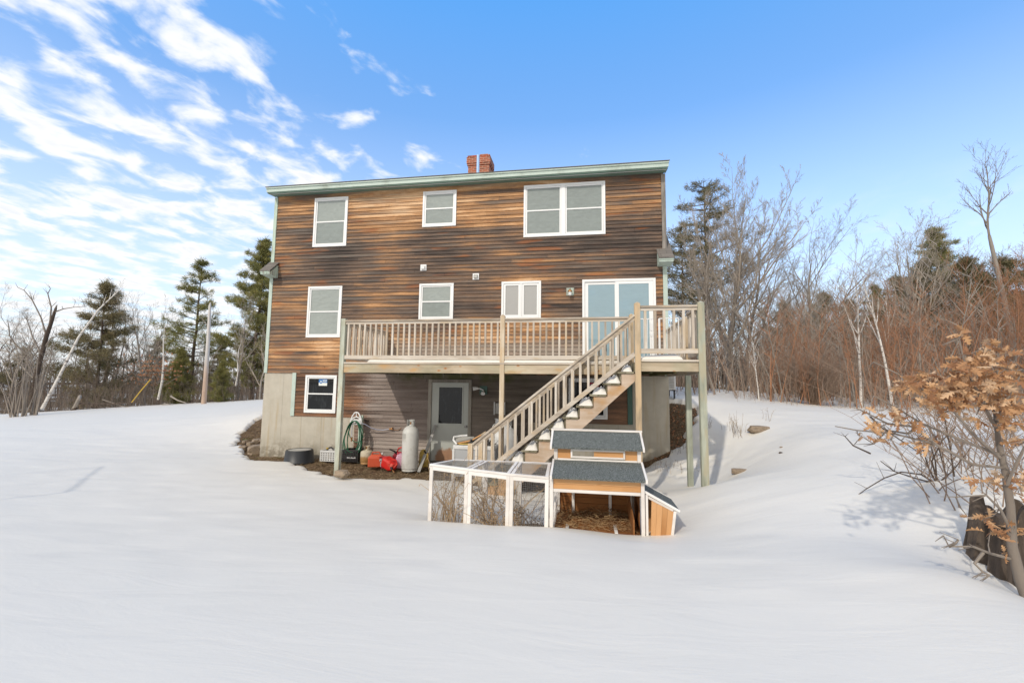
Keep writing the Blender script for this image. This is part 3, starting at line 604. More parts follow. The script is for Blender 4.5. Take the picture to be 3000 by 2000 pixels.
for w in WINS:
    k, x0, x1, z0, z1 = w
    if k == 'u': window(x0, x1, z0, z1, M['pane'], M['pane_low'])
    if k == 'f': window(x0, x1, z0, z1, M['pane'], M['pane_low'] if x0 > 3 else M['pane'])
    if k == 'w': window(x0, x1, z0, z1, M['pane_low'], M['pane_low'], mull='w')
    if k == 'c': window(x0, x1, z0, z1, M['pane_grey'], None, mull='c', casement=True)
    if k in ('b', 'b2'):
        wn = window(x0, x1, z0, z1, M['pane_dark'], M['pane_dark'], cs=.06)
        sx_ = x0+.39 if k == 'b' else x0+.50; szz = z1-.29
        b = MB(); b.box(sx_, -.0165, szz, sx_+.25, -.0145, szz+.18); st = b.build('sticker', M['paper'], wn)
        b = MB(); b.box(sx_, -.0185, szz+.08, sx_+.25, -.0167, szz+.18); b.build('sticker_band', M['blue'] if k == 'b' else M['pink_red'], st)
        b = MB(); b.prism([(sx_+.01, szz+.10), (sx_+.065, szz+.045), (sx_+.12, szz+.10), (sx_+.065, szz+.155)], 'y', -.0200, -.0187); b.build('sticker_diamond', M['blue'], st)
        b = MB(); b.prism([(sx_+.03, szz+.10), (sx_+.065, szz+.145), (sx_+.10, szz+.10)], 'y', -.0215, -.0202); b.build('sticker_triangle', M['paper'], st)
        t = textmesh('MVP', .085, (sx_+.115, -.0192, szz+.10), st, M['paper'], sx=.78, bold=.002)
# sliding door
x0, x1, z0, z1 = 8.897, 10.701, 2.60, 4.763
b = MB()
b.box(x0, -.05, z0, x0+.06, .02, z1); b.box(x1-.06, -.05, z0, x1, .02, z1); b.box(x0+.06, -.05, z1-.06, x1-.06, .02, z1); b.box(x0+.06, -.05, z0, x1-.06, .02, z0+.05)
sd = b.build('sliding_door', M['vinyl'], house, bevel=.004)
for a, c, yo in ((x0+.062, 9.81, -.012), (9.72, x1-.062, -.038)):
    b = MB(); w = .085
    b.box(a, yo, z0+.052, a+w, yo+.022, z1-.062); b.box(c-w-.02, yo, z0+.052, c, yo+.022, z1-.062); b.box(a+w, yo, z0+.052, c-w-.02, yo+.022, z0+.15); b.box(a+w, yo, z1-.13, c-w-.02, yo+.022, z1-.062)
    b.build('door_panel', M['vinyl'], sd)
    b = MB(); b.box(a+w, yo+.008, z0+.15, c-w-.02, yo+.014, z1-.13); b.build('glass', M['pane_sky_tint'], sd)
# basement door
b = MB(); b.box(4.875, -.06, .06, 4.965, -.004, 2.19); b.box(5.965, -.06, .06, 6.05, -.004, 2.19); b.box(4.965, -.06, 2.11, 5.965, -.004, 2.19); b.box(4.965, -.07, .03, 5.965, .0, .075)
b.build('door_casing', M['door_trim'], house, bevel=.003)
b = MB(); b.box(4.968, -.03, .085, 5.962, .01, 2.107)
dr = b.build('door', M['door'], house, bevel=.004)
b = MB(); a, c, p, q = 5.14, 5.83, 1.02, 2.015; w = .03
b.box(a, -.045, p, a+w, -.031, q); b.box(c-w, -.045, p, c, -.031, q); b.box(a+w, -.045, p, c-w, -.031, p+w); b.box(a+w, -.045, q-w, c-w, -.031, q); b.build('door_window_frame', M['door'], dr)
b = MB(); b.box(a+w, -.036, p+w, c-w, -.0315, q-w); b.build('door_glass', M['pane_dark'], dr)
b = MB(); b.lathe([(.034, 0), (.034, .008), (.012, .012), (.012, .035), (.028, .042), (.03, .058), (.02, .07), (.0, .072)], (0, 0, 0), 16)
kn = b.build('handle', M['steel'], dr, smooth=True); kn.rotation_euler = (PI/2, 0, 0); kn.location = (5.915, -.03, .985)
# vent caps, lamps
for (x, z) in ((4.628, 5.211), (6.098, 4.924)):
    b = MB(); b.box(x-.085, -.045, z-.085, x+.085, -.02, z+.085); vc = b.build('vent_cap', M['vinyl'], house, bevel=.004)
    b = MB(); b.prism([(-.045, z+.055), (-.10, z+.02), (-.105, z-.05), (-.045, z-.05)], 'x', x-.05, x+.05); b.build('vent_hood', M['white_plastic'] if x < 5 else M['meter_grey'], vc)
x, z = 8.589, 4.458
b = MB(); b.box(x-.1, -.045, z-.1, x+.1, -.026, z+.1); wl = b.build('wall_lamp', M['chipped'], house, bevel=.004)
b = MB(); b.tube([(x, -.045, z+.02), (x, -.10, z+.06), (x, -.14, z+.03)], .014, 8); b.lathe([(.03, .03), (.055, .0), (.06, -.02)], (x, -.14, z+.0), 14); b.build('lamp_arm', M['brass'], wl, smooth=True)
b = MB(); b.lathe([(.03, 0), (.045, -.04), (.04, -.10), (.0, -.12)], (x, -.14, z-.01), 14); b.build('bulb', M['white_plastic'], wl, smooth=True)
x, z = 6.36, 1.92
b = MB(); b.box(x-.1, -.042, z-.11, x+.1, -.02, z+.11); fl = b.build('flood_lamp', M['green_trim'], house, bevel=.003)
for (dx_, dz_, px_) in ((-.07, .05, -.20), (.03, -.04, .02)):
    b = MB(); b.tube([(x, -.045, z), (x+dx_*.6, -.10, z+dz_*.6), (x+px_*.5, -.13, z+dz_)], .017, 8)
    b.tube([(x+px_*.5, -.13, z+dz_*.9), (x+px_*.8, -.16, z+dz_*1.2-.01), (x+px_*1.2, -.19, z+dz_*1.4-.03)], [.02, .045, .055], 14)
    b.build('lamp_head', M['vinyl'], fl, smooth=True)
# AC unit on stand by the right wall
ac = thing('heat_pump', 'white outdoor heat pump unit on a black stand beside the right wall of the house', 'air conditioner', (11.3, 1.6, 1.75))
b = MB(); b.box(11.06, 1.5, 1.98, 11.42, 2.35, 2.62); b.build('casing', M['white_plastic'], ac, bevel=.01)
b = MB()
for i in range(14): b.box(11.1, 1.478, 2.03+i*.04, 11.38, 1.497, 2.052+i*.04)
b.build('grille', M['meter_grey'], ac)
b = MB()
for xx in (11.1, 11.38):
    for yy in (1.53, 2.3): b.box(xx-.02, yy-.02, 1.55, xx+.02, yy+.02, 1.95)
    b.box(xx-.02, 1.45, 1.95, xx+.02, 2.38, 1.98)
b.build('stand', M['black_plastic'], ac)
# ------------------------------------------------------------------ deck
deck = thing('deck', 'raised weathered wooden deck on posts with balustrade across the back of the house', 'deck')
YF = -2.24; YL = -3.2; ZD = 2.53
def post(x0, x1, y0, y1, z0, z1, mt, nm='post', cap=True):
    b = MB(); b.box(x0, y0, z0, x1, y1, z1)
    if cap:
        xm, ym = (x0+x1)/2, (y0+y1)/2; e = .0
        b.add([(x0, y0, z1), (x1, y0, z1), (x1, y1, z1), (x0, y1, z1), (xm, ym, z1+.035)], [(0,1,4),(1,2,4),(2,3,4),(3,0,4)])
    return b.build(nm, M[mt], deck, bevel=.004)
post(3.585, 3.69, YF-.02, YF+.085, -.3, 3.50, 'post_green', cap=False)
post(7.205, 7.30, YF-.02, YF+.08, .62, 3.52, 'post_tan')
b = MB(); b.box(7.19, YF-.03, -.2, 7.32, YF+.09, .60); b.build('post_base', M['plank'], deck, bevel=.004)
b = MB(); b.box(7.18, YF-.04, .60, 7.33, YF+.10, .635); b.build('post_bracket', M['dark_grey'], deck)
post(9.835, 9.925, YF-.02, YF+.07, 2.25, 3.50, 'post_tan')
post(9.84, 9.94, YL-.02, YL+.08, -.3, 3.565, 'post_tan')
post(10.915, 11.03, YL-.02, YL+.09, -.3, 3.56, 'post_green')
post(10.885, 10.985, YF-.05, YF+.05, -.3, 2.30, 'post_green', cap=False)
post(10.90, 10.985, YF-.04, YF+.05, 2.56, 3.42, 'post_tan', cap=False)
post(3.60, 3.69, -.13, -.035, 2.50, 3.44, 'post_tan')
def rim(x0, x1, y, z0=2.305, z1=2.495): b = MB(); b.box(x0, y, z0, x1, y+.038, z1); b.build('rim_joist', M['beam'], deck, bevel=.003)
rim(3.692, 7.203, YF); rim(7.302, 9.90, YF); rim(9.942, 10.913, YL, 2.345, 2.515)
for xx, ya, yb, z in ((3.65, YF+.09, -.03, 0), (10.94, YL+.09, -.03, .0), (9.90, YL+.085, YF-.03, .0)):
    b = MB(); b.box(xx-.019, ya, 2.31, xx+.019, yb, 2.495); b.build('side_joist', M['deck_y'], deck)
b = MB(); x = 4.05
while x < 10.8:
    b.box(x-.019, (YF+.04) if x < 9.92 else YL+.04, 2.315, x+.019, -.03, 2.495); x += .405
b.build('joists', M['joist'], deck)
b = MB(); y = YF-.025
while y < -.17: b.box(3.60 if y > YF+.1 else 3.70, y, ZD-.033, 11.0 if y > YL else 10.9, y+.138, ZD); y += .145
b.build('deck_boards', M['deck_x'], deck)
b = MB(); y = YL-.03
while y < YF-.03-.138: b.box(9.945, y, ZD-.012, 10.91, y+.138, ZD+.02); y += .145
b.build('landing_boards', M['deck_x'], deck)
b = MB(); 
for xx in (4.86, 5.9, 6.3, 8.4): b.tube([(xx, YF+.25, 2.32), (xx+.004, YF+.25, 2.22)], .003, 5)
b.build('hanging_wire', M['steel'], deck)
def railing(a, c, zt=3.405, zb=2.60, n=20, skipends=False, mt='x', w=.04):
    """railing from point a to point c (x,y)"""
    A = Vector((a[0], a[1], 0)); B = Vector((c[0], c[1], 0)); d = (B-A).normalized()
    up = Vector((0, 0, 1)); m = M['deck_'+mt]
    b = MB(); b.beam(A+up*(zt+.04), B+up*(zt+.04), .095, .038); tr = b.build('railing', m, deck, bevel=.004)
    b = MB(); b.beam(A+up*(zt-.005), B+up*(zt-.005), .038, .05); b.build('top_rail', m, tr)
    b = MB(); b.beam(A+up*(zb+.04), B+up*(zb+.04), .05, .085); b.build('bottom_rail', m, tr, bevel=.004)
    L = (B-A).length
    for i in range(n):
        p = A+d*(L*(i+.55)/n+rng.uniform(-.004, .004)); off = Vector((-d.y, d.x, 0))*(.0)
        b = MB(); t = rng.uniform(-.006, .006); b.beam(p+off+up*(zb+.083), p+off+d*t+up*(zt-.03), w*.95, w*.95, up=d)
        b.build('baluster', M['deck_z'], tr)
    return tr
railing((3.692, YF+.02), (7.203, YF+.02), n=27)
railing((7.302, YF+.02), (9.833, YF+.02), n=19)
railing((9.942, YL+.02), (10.913, YL+.02), 3.46, 2.665, n=6, w=.046)
railing((3.645, YF+.09), (3.645, -.14), n=15, mt='y')
railing((10.955, YL+.10), (10.955, YF-.05), 3.44, 2.64, n=6, mt='y')
railing((10.955, YF+.055), (10.955, -.04), n=12, mt='y')
# pet gate
gt = thing('pet_gate', 'white metal pet gate leaning open on the upper deck landing', 'gate', (10.4, -2.2, 2.6))
b = MB(); x0, x1, yg = 9.99, 10.42, -2.1
def bars(x0, x1, y0, y1, n, z0=2.63, z1=3.44, leg=False):
    b = MB(); P = lambda t, z: (x0+(x1-x0)*t, y0+(y1-y0)*t, z)
    b.tube([P(0, z0), P(0, z1)], .022, 8); b.tube([P(0, z1), P(1, z1)], .011, 8); b.tube([P(0, z0+.03), P(.9, z0+.03), P(1, z0+.08), P(1, z1)], .011, 8)
    for i in range(1, n): b.tube([P(i/n, z0+.03), P(i/n, z1)], .0065, 6)
    return b
bars(9.99, 10.36, -2.08, -2.08, 5).build('gate_panel', M['vinyl'], gt, smooth=True)
bars(10.44, 10.80, -2.10, -2.16, 5).build('gate_panel', M['vinyl'], gt, smooth=True)
b = MB(); b.box(10.26, -2.10, 3.20, 10.37, -2.06, 3.36); b.box(10.26, -2.10, 3.08, 10.37, -2.06, 3.14); b.box(10.26, -2.10, 2.66, 10.37, -2.06, 2.70); b.build('latch', M['vinyl'], gt, bevel=.004)
# snow on the deck
def snowsheet(name, x0, x1, y0, y1, z, th, label, nx=60, ny=24, seed=0):
    xs = np.linspace(x0, x1, nx); ys = np.linspace(y0, y1, ny); Xg, Yg = np.meshgrid(xs, ys)
    e = np.minimum(np.minimum(Xg-x0, x1-Xg), np.minimum(Yg-y0, y1-Yg)); k = np.clip(e/.12, 0, 1)**.55
    Z = z+th*k*(.75+.5*vnoise(Xg*1.7+seed, Yg*2+seed))
    Z = np.where(e < 1e-6, z+.002, Z)
    V = np.stack([Xg, Yg, Z], -1).reshape(-1, 3); i = (np.arange(ny-1)[:, None]*nx+np.arange(nx-1)[None, :]).ravel()
    F = np.stack([i, i+1, i+1+nx, i+nx], 1); o = link(name, rawmesh(name, V, F, M['snow'], smooth=True))
    return tag(o, label, 'snow', kind='stuff')
snowsheet('deck_snow', 4.25, 9.95, YF-.02, -.35, ZD+.002, .12, 'layer of white snow lying along the main deck boards', 150, 40)
snowsheet('landing_snow', 9.95, 10.66, YL-.015, YF-.03, ZD+.022, .09, 'patch of white snow lying on the stair landing', 40, 40, 4)
# ------------------------------------------------------------------ stairs
stairs = thing('staircase', 'wooden outdoor stairs with sawtooth stringer and railings rising to the deck landing', 'stairs', (6.9, -2.8, .1))
def sbuild(b, name, mat, bevel=0): return b.build(name, mat, stairs, bevel=bevel)
NT_ = 11; R0 = (9.82, 2.335); RISE = .2055; RUN = .2465
def nose(i): return (R0[0]-i*RUN, R0[1]-i*RISE)                     # right end of tread i top
for ys_ in (-3.16, -2.42):
    poly = []
    for i in range(NT_):
        x, z = nose(i); poly += [(x+.012, z-.034+RISE if i else z-.034), (x+.012, z-.034)] if i else [(9.838, z-.034)]
        # tread support runs left
    pts = [(9.838, R0[1]-.036)]
    for i in range(NT_):
        x, z = nose(i); pts.append((x-RUN+.03, z-.036)); pts.append((x-RUN+.03, z-.036-RISE))
    xl, zl = pts[-1]; pts = pts[:-1]
    pts.append((xl, .0)); pts.append((xl+.35, .0)); pts.append((9.838, 2.19-.02))
    b = MB(); b.prism(pts, 'y', ys_, ys_+.038); sbuild(b, 'stringer', M['stringer'])
for i in range(NT_):
    x, z = nose(i)
    b = MB(); b.box(x-.285, -3.185, z-.034, x-.145, -2.36, z, rng.random()); b.box(x-.14, -3.185, z-.034, x+.0, -2.36, z, rng.random()); sbuild(b, 'tread', M['tread'], .004)
    b = MB(); b.box(x+.002, -3.13, z+.002, x+.022, -2.40, z+RISE-.036); sbuild(b, 'riser', M['tread'])
for k, ys_ in ((0, -3.20), (1, -2.36)):
    top = Vector((9.838 if k == 0 else 9.83, ys_+.02, 3.33)); bot = Vector((6.90, ys_+.02, .955))
    d = (bot-top).normalized(); up = Vector((0, 0, 1))
    b = MB(); b.beam(top+up*.02, bot+up*.02, .09, .038); hr = sbuild(b, 'railing', M['deck_x'], .004)
    b = MB(); b.beam(top-up*.035, bot-up*.035, .038, .06); b.build('top_rail', M['deck_x'], hr)
    lt = Vector((9.838, ys_+.02, 2.655)); lb = Vector((6.91, ys_+.02, .29))
    b = MB(); b.beam(lt, lb, .06, .075); b.build('bottom_rail', M['deck_x'], hr, bevel=.004)
    n = 20
    for i in range(n):
        t = (i+.6)/n; xx = 9.838+(6.91-9.838)*t; za = 2.655+(.29-2.655)*t+.035; zb = 3.33+(.955-3.33)*((9.838-xx)/(9.838-6.90))-.06
        b = MB(); b.box(xx-.019, ys_+.0, za, xx+.019, ys_+.04, zb); b.build('baluster', M['deck_z'], hr)
    b = MB(); b.box(6.81, ys_-.02, -.2, 6.90, ys_+.07, .985); sbuild(b, 'newel_post', M['post_tan'], .004)
for i in range(0, 9):
    x, z = nose(i)
    b = MB(); nx_, ny_ = 13, 15; w = .21+.05*rng.random(); hh = .115+.04*rng.random(); yc, L_ = -2.93, .25
    if i == 0: w = .17; hh = .12
    vs = []; fs = []
    for a in range(nx_):
        for c in range(ny_):
            u_ = a/(nx_-1)*2-1; v_ = c/(ny_-1)*2-1; r2 = max(0, 1-abs(u_)**2.2)*max(0, 1-abs(v_)**3.0)
            lean = .25 if i else 0
            vs.append((x-.13+u_*w*.5+hh*lean*r2+.02, yc+v_*L_, z+.002+hh*(r2**.6)*(1+.18*u_+.25*math.sin(a*1.1+i*2)*math.cos(c*.9+i))))
    for a in range(nx_-1):
        for c in range(ny_-1): fs.append((a*ny_+c, (a+1)*ny_+c, (a+1)*ny_+c+1, a*ny_+c+1))
    b.add(vs, fs); nm = ['top', 'second', 'third', 'fourth', 'fifth', 'sixth', 'seventh', 'eighth', 'ninth'][i]
    tag(b.build('snow_clump', M['snow'], None, smooth=True), 'white snow clump on the %s stair tread counted down from the landing' % nm if i else 'white snow clump on the topmost stair tread just below the landing', 'snow', 'snow clumps on the stair treads')
# ------------------------------------------------------------------ things along the wall
def rot_box(b, c, sx, sy, sz, rz=0, rx=0, ry=0, mat=0, taper=1.0):
    Rm = Matrix.Rotation(rz, 3, 'Z')@Matrix.Rotation(ry, 3, 'Y')@Matrix.Rotation(rx, 3, 'X'); P = []
    for z, t in ((-sz/2, 1), (sz/2, taper)):
        for x, y in ((-1,-1),(1,-1),(1,1),(-1,1)): P.append(Vector(c)+Rm@Vector((x*sx/2*t, y*sy/2*t, z)))
    return b.add(P, [(0,3,2,1),(4,5,6,7),(0,1,5,4),(1,2,6,5),(2,3,7,6),(3,0,4,7)], None, mat)
def g0(x, y): return float(ground_z(np.array([x]), np.array([y]))[0])
# black rubber tub upside down
z = .03; tb = thing('rubber_tub', 'black round rubber tub lying upside down against the concrete foundation', 'tub', (1.63, -.62, z))
b = MB(); b.lathe([(.375, -.06), (.38, .0), (.36, .02), (.335, .26), (.325, .30), (.29, .305), (.285, .29), (.0, .288)], (1.63, -.62, z), 40); b.build('shell', M['black_rubber'], tb, smooth=True)
b = MB(); b.lathe([(.28, .2895), (.27, .294), (.0, .294)], (1.63, -.62, z), 30); b.build('base_panel', M['meter_grey'], tb)
# white crate
def crate(name, label, x0, x1, y0, y1, z0, z1, mat, nx, nz, hole, flare=.02):
    t = thing(name, label, 'crate', ((x0+x1)/2, (y0+y1)/2, z0)); b = MB(); th = .012
    for (p, q, n) in (((x0, y0), (x1, y0), nx), ((x1, y0), (x1, y1), nx-1), ((x1, y1), (x0, y1), nx), ((x0, y1), (x0, y0), nx-1)):
        A = Vector((*p, 0)); B = Vector((*q, 0)); L = (B-A).length; d = (B-A)/L; cell = L/n; hz = (z1-z0-.05)/nz
        for i in range(n+1): b.beam(A+d*min(max(cell*i, .006), L-.006)+Vector((0,0,z0)), A+d*min(max(cell*i, .006), L-.006)+Vector((0,0,z1)), th, cell*(1-hole), up=d)
        for j in range(nz+1): zz = z0+.012+hz*j; b.beam(A+Vector((0,0,zz)), B+Vector((0,0,zz)), th*1.1, hz*(1-hole))
        b.beam(A+Vector((0,0,z1-.01)), B+Vector((0,0,z1-.01)), th*2.6, .035)
    b.box(x0+.01, y0+.01, z0, x1-.01, y1-.01, z0+.012); b.build('basket', mat, t); return t
crate('plastic_crate', 'white plastic laundry crate full of spray bottles left of the green deck post', 2.12, 2.60, -.46, -.14, .03, .30, M['white_plastic'], 7, 4, .62)
tl = thing('garden_tool', 'black and yellow hand sprayer lying in the white crate', 'sprayer', (2.27, -.32, .3))
b = MB(); b.tube([(2.2, -.30, .28), (2.25, -.31, .34), (2.33, -.32, .37), (2.40, -.33, .33)], .022, 8); b.build('nozzle_arm', M['black_plastic'], tl, smooth=True)
b = MB(); b.lathe([(.03, 0), (.032, .03), (.0, .035)], (2.24, -.34, .33), 12); b.build('cap', M['yellow'], tl)
b = MB(); b.lathe([(.05, -.15), (.055, .02), (.03, .06), (.0, .065)], (2.36, -.3, .30), 14); b.build('bottle', M['meter_grey'], tl, smooth=True)
jb = thing('bottle', 'white plastic bottle at the right end of the white crate', 'bottle', (2.53, -.3, .1))
b = MB(); b.lathe([(.055, 0), (.06, .03), (.06, .2), (.03, .26), (.02, .27), (.02, .29)], (2.53, -.3, .06), 14); b.build('body', M['white_plastic'], jb, smooth=True)
b = MB(); b.lathe([(.022, 0), (.022, .02)], (2.53, -.3, .352), 10); b.build('cap', M['vinyl'], jb)
mk = crate('milk_crate', 'black plastic milk crate with white lettering behind the green deck post', 2.72, 3.14, -.40, -.06, .03, .33, M['black_plastic'], 7, 5, .55)
b = MB(); b.box(2.74, -.412, .10, 3.10, -.404, .20); b.build('name_panel', M['black_plastic'], mk)
tx = textmesh('Dairy Farm®', .045, (2.85, -.4145, .125), None, M['vinyl'], 'lettering', bold=.001); tx.parent = mk; tx.matrix_parent_inverse = Matrix.Translation(-mk.location)
# propane cylinders
def cyl(name, label, x, y, z, r, h, mat, collar=.1):
    t = thing(name, label, 'gas cylinder', (x, y, z)); b = MB()
    b.lathe([(r*.93, .0), (r*.93, .03), (r*.90, .04), (r, .06), (r, h*.86-r*.2), (r*.95, h*.88), (r*.75, h*.94), (r*.42, h*.985), (.04, h), (.035, h+.02), (0, h+.02)], (x, y, z), 36)
    b.build('body', mat, t, smooth=True)
    b = MB(); n = 20; vs = []; fs = []
    for k in range(n):
        if k in (14, 15) : pass
        a = 2*PI*k/n-PI/2+.3; 
    ks = list(range(n-3)); rc = r*.48
    for k in ks:
        a = -PI/2+.5+k*2*PI/n
        for rr, zz in ((rc, h-.03), (rc, h+collar), (rc-.008, h+collar), (rc-.008, h-.03)): vs.append((x+rr*math.cos(a), y+rr*math.sin(a), z+zz))
    for i in range(len(ks)-1):
        for q in range(4): fs.append((i*4+q, i*4+(q+1) % 4, (i+1)*4+(q+1) % 4, (i+1)*4+q))
    b.add(vs, fs); b.build('collar', mat, t)
    b = MB(); b.lathe([(.02, 0), (.022, .04), (.012, .05), (.026, .055), (.026, .075), (0, .078)], (x, y, z+h), 12); b.build('valve', M['brass'], t, smooth=True)
    return t
tt = cyl('propane_cylinder', 'tall dirty white propane cylinder standing left of the basement door', 4.79, -.97, 0.0, .195, 1.07, M['tank_white'], .13)
b = MB(); vs = []
for i in range(7):
    a = -PI/2-.95+i*.12; vs += [(4.79+.1965*math.cos(a), -.97+.1965*math.sin(a), .77), (4.79+.1965*math.cos(a), -.97+.1965*math.sin(a), .88)]
b.add(vs, [(2*i, 2*i+2, 2*i+3, 2*i+1) for i in range(6)]); b.build('label_plate', M['meter_grey'], tt)
cyl('propane_cylinder', 'small rusty cream propane cylinder standing between black crate and orange fuel can', 3.44, -.50, .03, .155, .34, M['rusty_tank'], .10)
# fuel cans
oc = thing('fuel_can', 'orange boxy plastic fuel can with handle, in front of the rusty cylinder', 'fuel can', (3.85, -.8, .03), 'plastic fuel cans by the wall')
b = MB(); c = (3.85, -.80, .145); rot_box(b, c, .38, .24, .24, rz=.35); rot_box(b, (3.85, -.80, .29), .36, .22, .06, rz=.35, taper=.6)
b.build('body', M['orange_can'], oc, bevel=.022)
b = MB(); Rz = Matrix.Rotation(.35, 3, 'Z'); pp = [Vector((3.85, -.8, .31))+Rz@Vector(q) for q in ((-.11, 0, 0), (-.10, 0, .055), (.06, 0, .06), (.10, 0, .0))]; b.tube(pp, .016, 8); b.build('handle', M['orange_can'], oc, smooth=True)
b = MB(); b.lathe([(.022, 0), (.024, .05), (.0, .055)], tuple(Vector((3.85, -.8, .31))+Rz@Vector((.14, 0, 0))), 10); b.build('cap', M['white_plastic'], oc)
rc_ = thing('fuel_can', 'bright red fuel can tipped on its side with a brass spout pointing down', 'fuel can', (4.36, -1.12, .03), 'plastic fuel cans by the wall')
b = MB(); rot_box(b, (4.32, -1.10, .17), .30, .25, .24, rz=-.35, ry=.35, rx=.1); rot_box(b, (4.40, -1.14, .145), .24, .20, .20, rz=-.35, ry=.5)
b.build('body', M['red_can'], rc_, bevel=.045)
b = MB(); b.tube([(4.44, -1.22, .28), (4.54, -1.2, .27), (4.57, -1.2, .18), (4.50, -1.22, .09)], .018, 8); b.build('handle', M['red_can'], rc_, smooth=True)
b = MB(); b.tube([(4.44, -1.24, .10), (4.50, -1.30, .06)], .03, 10); b.build('spout_collar', M['black_plastic'], rc_, smooth=True)
b = MB(); b.tube([(4.50, -1.30, .06), (4.60, -1.40, .02)], .013, 8); b.build('spout', M['brass'], rc_, smooth=True)
r3 = thing('fuel_can', 'red fuel can with black nozzle and tall loop handle, at the back of the cans', 'fuel can', (4.30, -.52, .03), 'plastic fuel cans by the wall')
b = MB(); rot_box(b, (4.32, -.55, .17), .27, .20, .26, rz=.2); rot_box(b, (4.32, -.55, .33), .25, .18, .07, rz=.2, taper=.55); b.build('body', M['pink_red'], r3, bevel=.03)
b = MB(); b.tube([(4.28, -.58, .34), (4.33, -.58, .45), (4.42, -.57, .48), (4.46, -.56, .44), (4.44, -.56, .33)], .02, 8); b.build('handle', M['red_can'], r3, smooth=True)
b = MB(); b.tube([(4.30, -.62, .33), (4.25, -.64, .38), (4.12, -.66, .43)], [.028, .022, .013], 8); b.build('nozzle', M['black_plastic'], r3, smooth=True)
bk = thing('bucket', 'small red bucket with white flower print squeezed between orange and red fuel cans', 'bucket', (4.13, -.9, .03))
b = MB(); b.lathe([(.085, 0), (.13, .25), (.137, .255), (.125, .25), (.08, .01), (0, .01)], (4.13, -.93, .03), 24)
b.build('shell', M['pink_red'], bk, smooth=True)
b = MB()
for a, zz in ((-2.2, .06), (-2.0, .14), (-1.75, .09), (-2.35, .19), (-1.9, .21), (-1.6, .17), (-2.15, .10)):
    rr = .086+.045*(zz/.25)+.003; cx, cy = 4.13+rr*math.cos(a), -.93+rr*math.sin(a)
    for k in range(5):
        q = 2*PI*k/5; dx_, dz_ = .016*math.cos(q), .016*math.sin(q)
        tx_, ty_ = -math.sin(a), math.cos(a); s_ = .012
        b.add([(cx+tx_*(dx_+i*s_), cy+ty_*(dx_+i*s_), .03+zz+dz_+j*s_) for i, j in ((-1,-1),(1,-1),(1,1),(-1,1))], [(0,1,2,3)])
b.build('flower_print', M['vinyl'], bk)
pj = thing('jug', 'pale pink plastic jug leaning behind the red fuel can beside the tall cylinder', 'jug', (4.5, -.85, .03))
b = MB(); rot_box(b, (4.50, -.88, .17), .20, .20, .28, rz=.3, ry=.12); rot_box(b, (4.51, -.88, .345), .19, .19, .08, rz=.3, ry=.12, taper=.4); b.build('body', M['pink'], pj, bevel=.03)
b = MB(); b.lathe([(.025, 0), (.027, .03), (0, .035)], (4.47, -.93, .37), 10); b.build('cap', M['pink_red'], pj)
yj = thing('jug', 'yellow plastic jug half hidden behind the tall white cylinder', 'jug', (5.02, -.6, .03))
b = MB(); rot_box(b, (5.02, -.62, .20), .22, .16, .34, rz=.2); rot_box(b, (5.0, -.62, .41), .20, .14, .09, rz=.2, taper=.4); b.build('body', M['yellow'], yj, bevel=.025)
b = MB(); b.tube([(5.03, -.66, .42), (5.09, -.68, .37)], .02, 8); b.build('cap', M['black_plastic'], yj)
bp_ = MB(); bp_.beam((5.04, -1.02, -.02), (5.115, -.08, 1.0), .075, .02, up=(0, 1, .2)); tag(bp_.build('plank', M['plank'], None, bevel=.003), 'long grey board leaning on the door casing next to the cylinder', 'board')
# hose and hanger
hp = thing('hose_hanger', 'white plastic hose hanger on a pale green post', 'hose hanger', (3.1, -.3, .0))
b = MB(); b.box(3.04, -.24, -.2, 3.155, -.20, 1.22); b.build('post', M['chipped'], hp)
b = MB(); cx, cz, yy = 3.0, 1.14, -.30
arch = [(cx-.15, yy, cz-.13), (cx-.155, yy, cz-.07), (cx-.11, yy, cz+.06), (cx-.05, yy, cz+.145), (cx, yy, cz+.16), (cx+.05, yy, cz+.145), (cx+.11, yy, cz+.06), (cx+.155, yy, cz-.07), (cx+.15, yy, cz-.13), (cx, yy, cz-.155), (cx-.15, yy, cz-.13)]
b.tube(arch, .017, 8); b.tube([(cx-.13, yy, cz-.05), (cx-.07, yy, cz+.02), (cx, yy, cz+.04), (cx+.07, yy, cz+.02), (cx+.13, yy, cz-.05)], .013, 8); b.tube([(cx, yy, cz+.04), (cx, yy, cz+.15)], .012, 8)
b.build('bracket', M['vinyl'], hp, smooth=True)
b = MB(); b.box(cx-.13, -.29, cz-.12, cx+.13, -.24, cz-.02); b.build('saddle', M['white_plastic'], hp, bevel=.02)
hs = thing('garden_hose', 'green garden hose looped on the white hanger with a grey lead to the wall tap', 'hose', (3.0, -.32, .2))
b = MB(); hr_ = random.Random(3)
for i in range(7):
    wl_ = .16+.05*hr_.random(); dp = [.95, .9, .98, .55, .88, .93, .80][i]; sx0 = -.10-.02*i*.5; yv = -.33-.012*i; tilt = hr_.uniform(-.10, .07); pts = []
    for k in range(33):
        a = 2*PI*k/32; zz = math.cos(a); x_ = 3.0+math.sin(a)*(wl_+.03*(1-zz))*1.0+tilt*(1-zz)*.9; pts.append((x_, yv+.01*math.sin(3*a+i), 1.08-dp*.5*(1-zz)))
    b.tube(pts, .0115, 6, cap=False)
b.build('coil', M['hose'], hs, smooth=True)
b = MB(); b.tube([(3.18, -.34, 1.02), (3.26, -.30, .99), (3.38, -.22, .90), (3.52, -.15, .845), (3.68, -.12, .84), (3.84, -.10, .865)], .012, 8); b.tube([(2.93, -.36, 1.0), (2.935, -.38, .8), (2.94, -.38, .66)], .009, 6); b.build('lead', M['hose_grey'], hs, smooth=True)
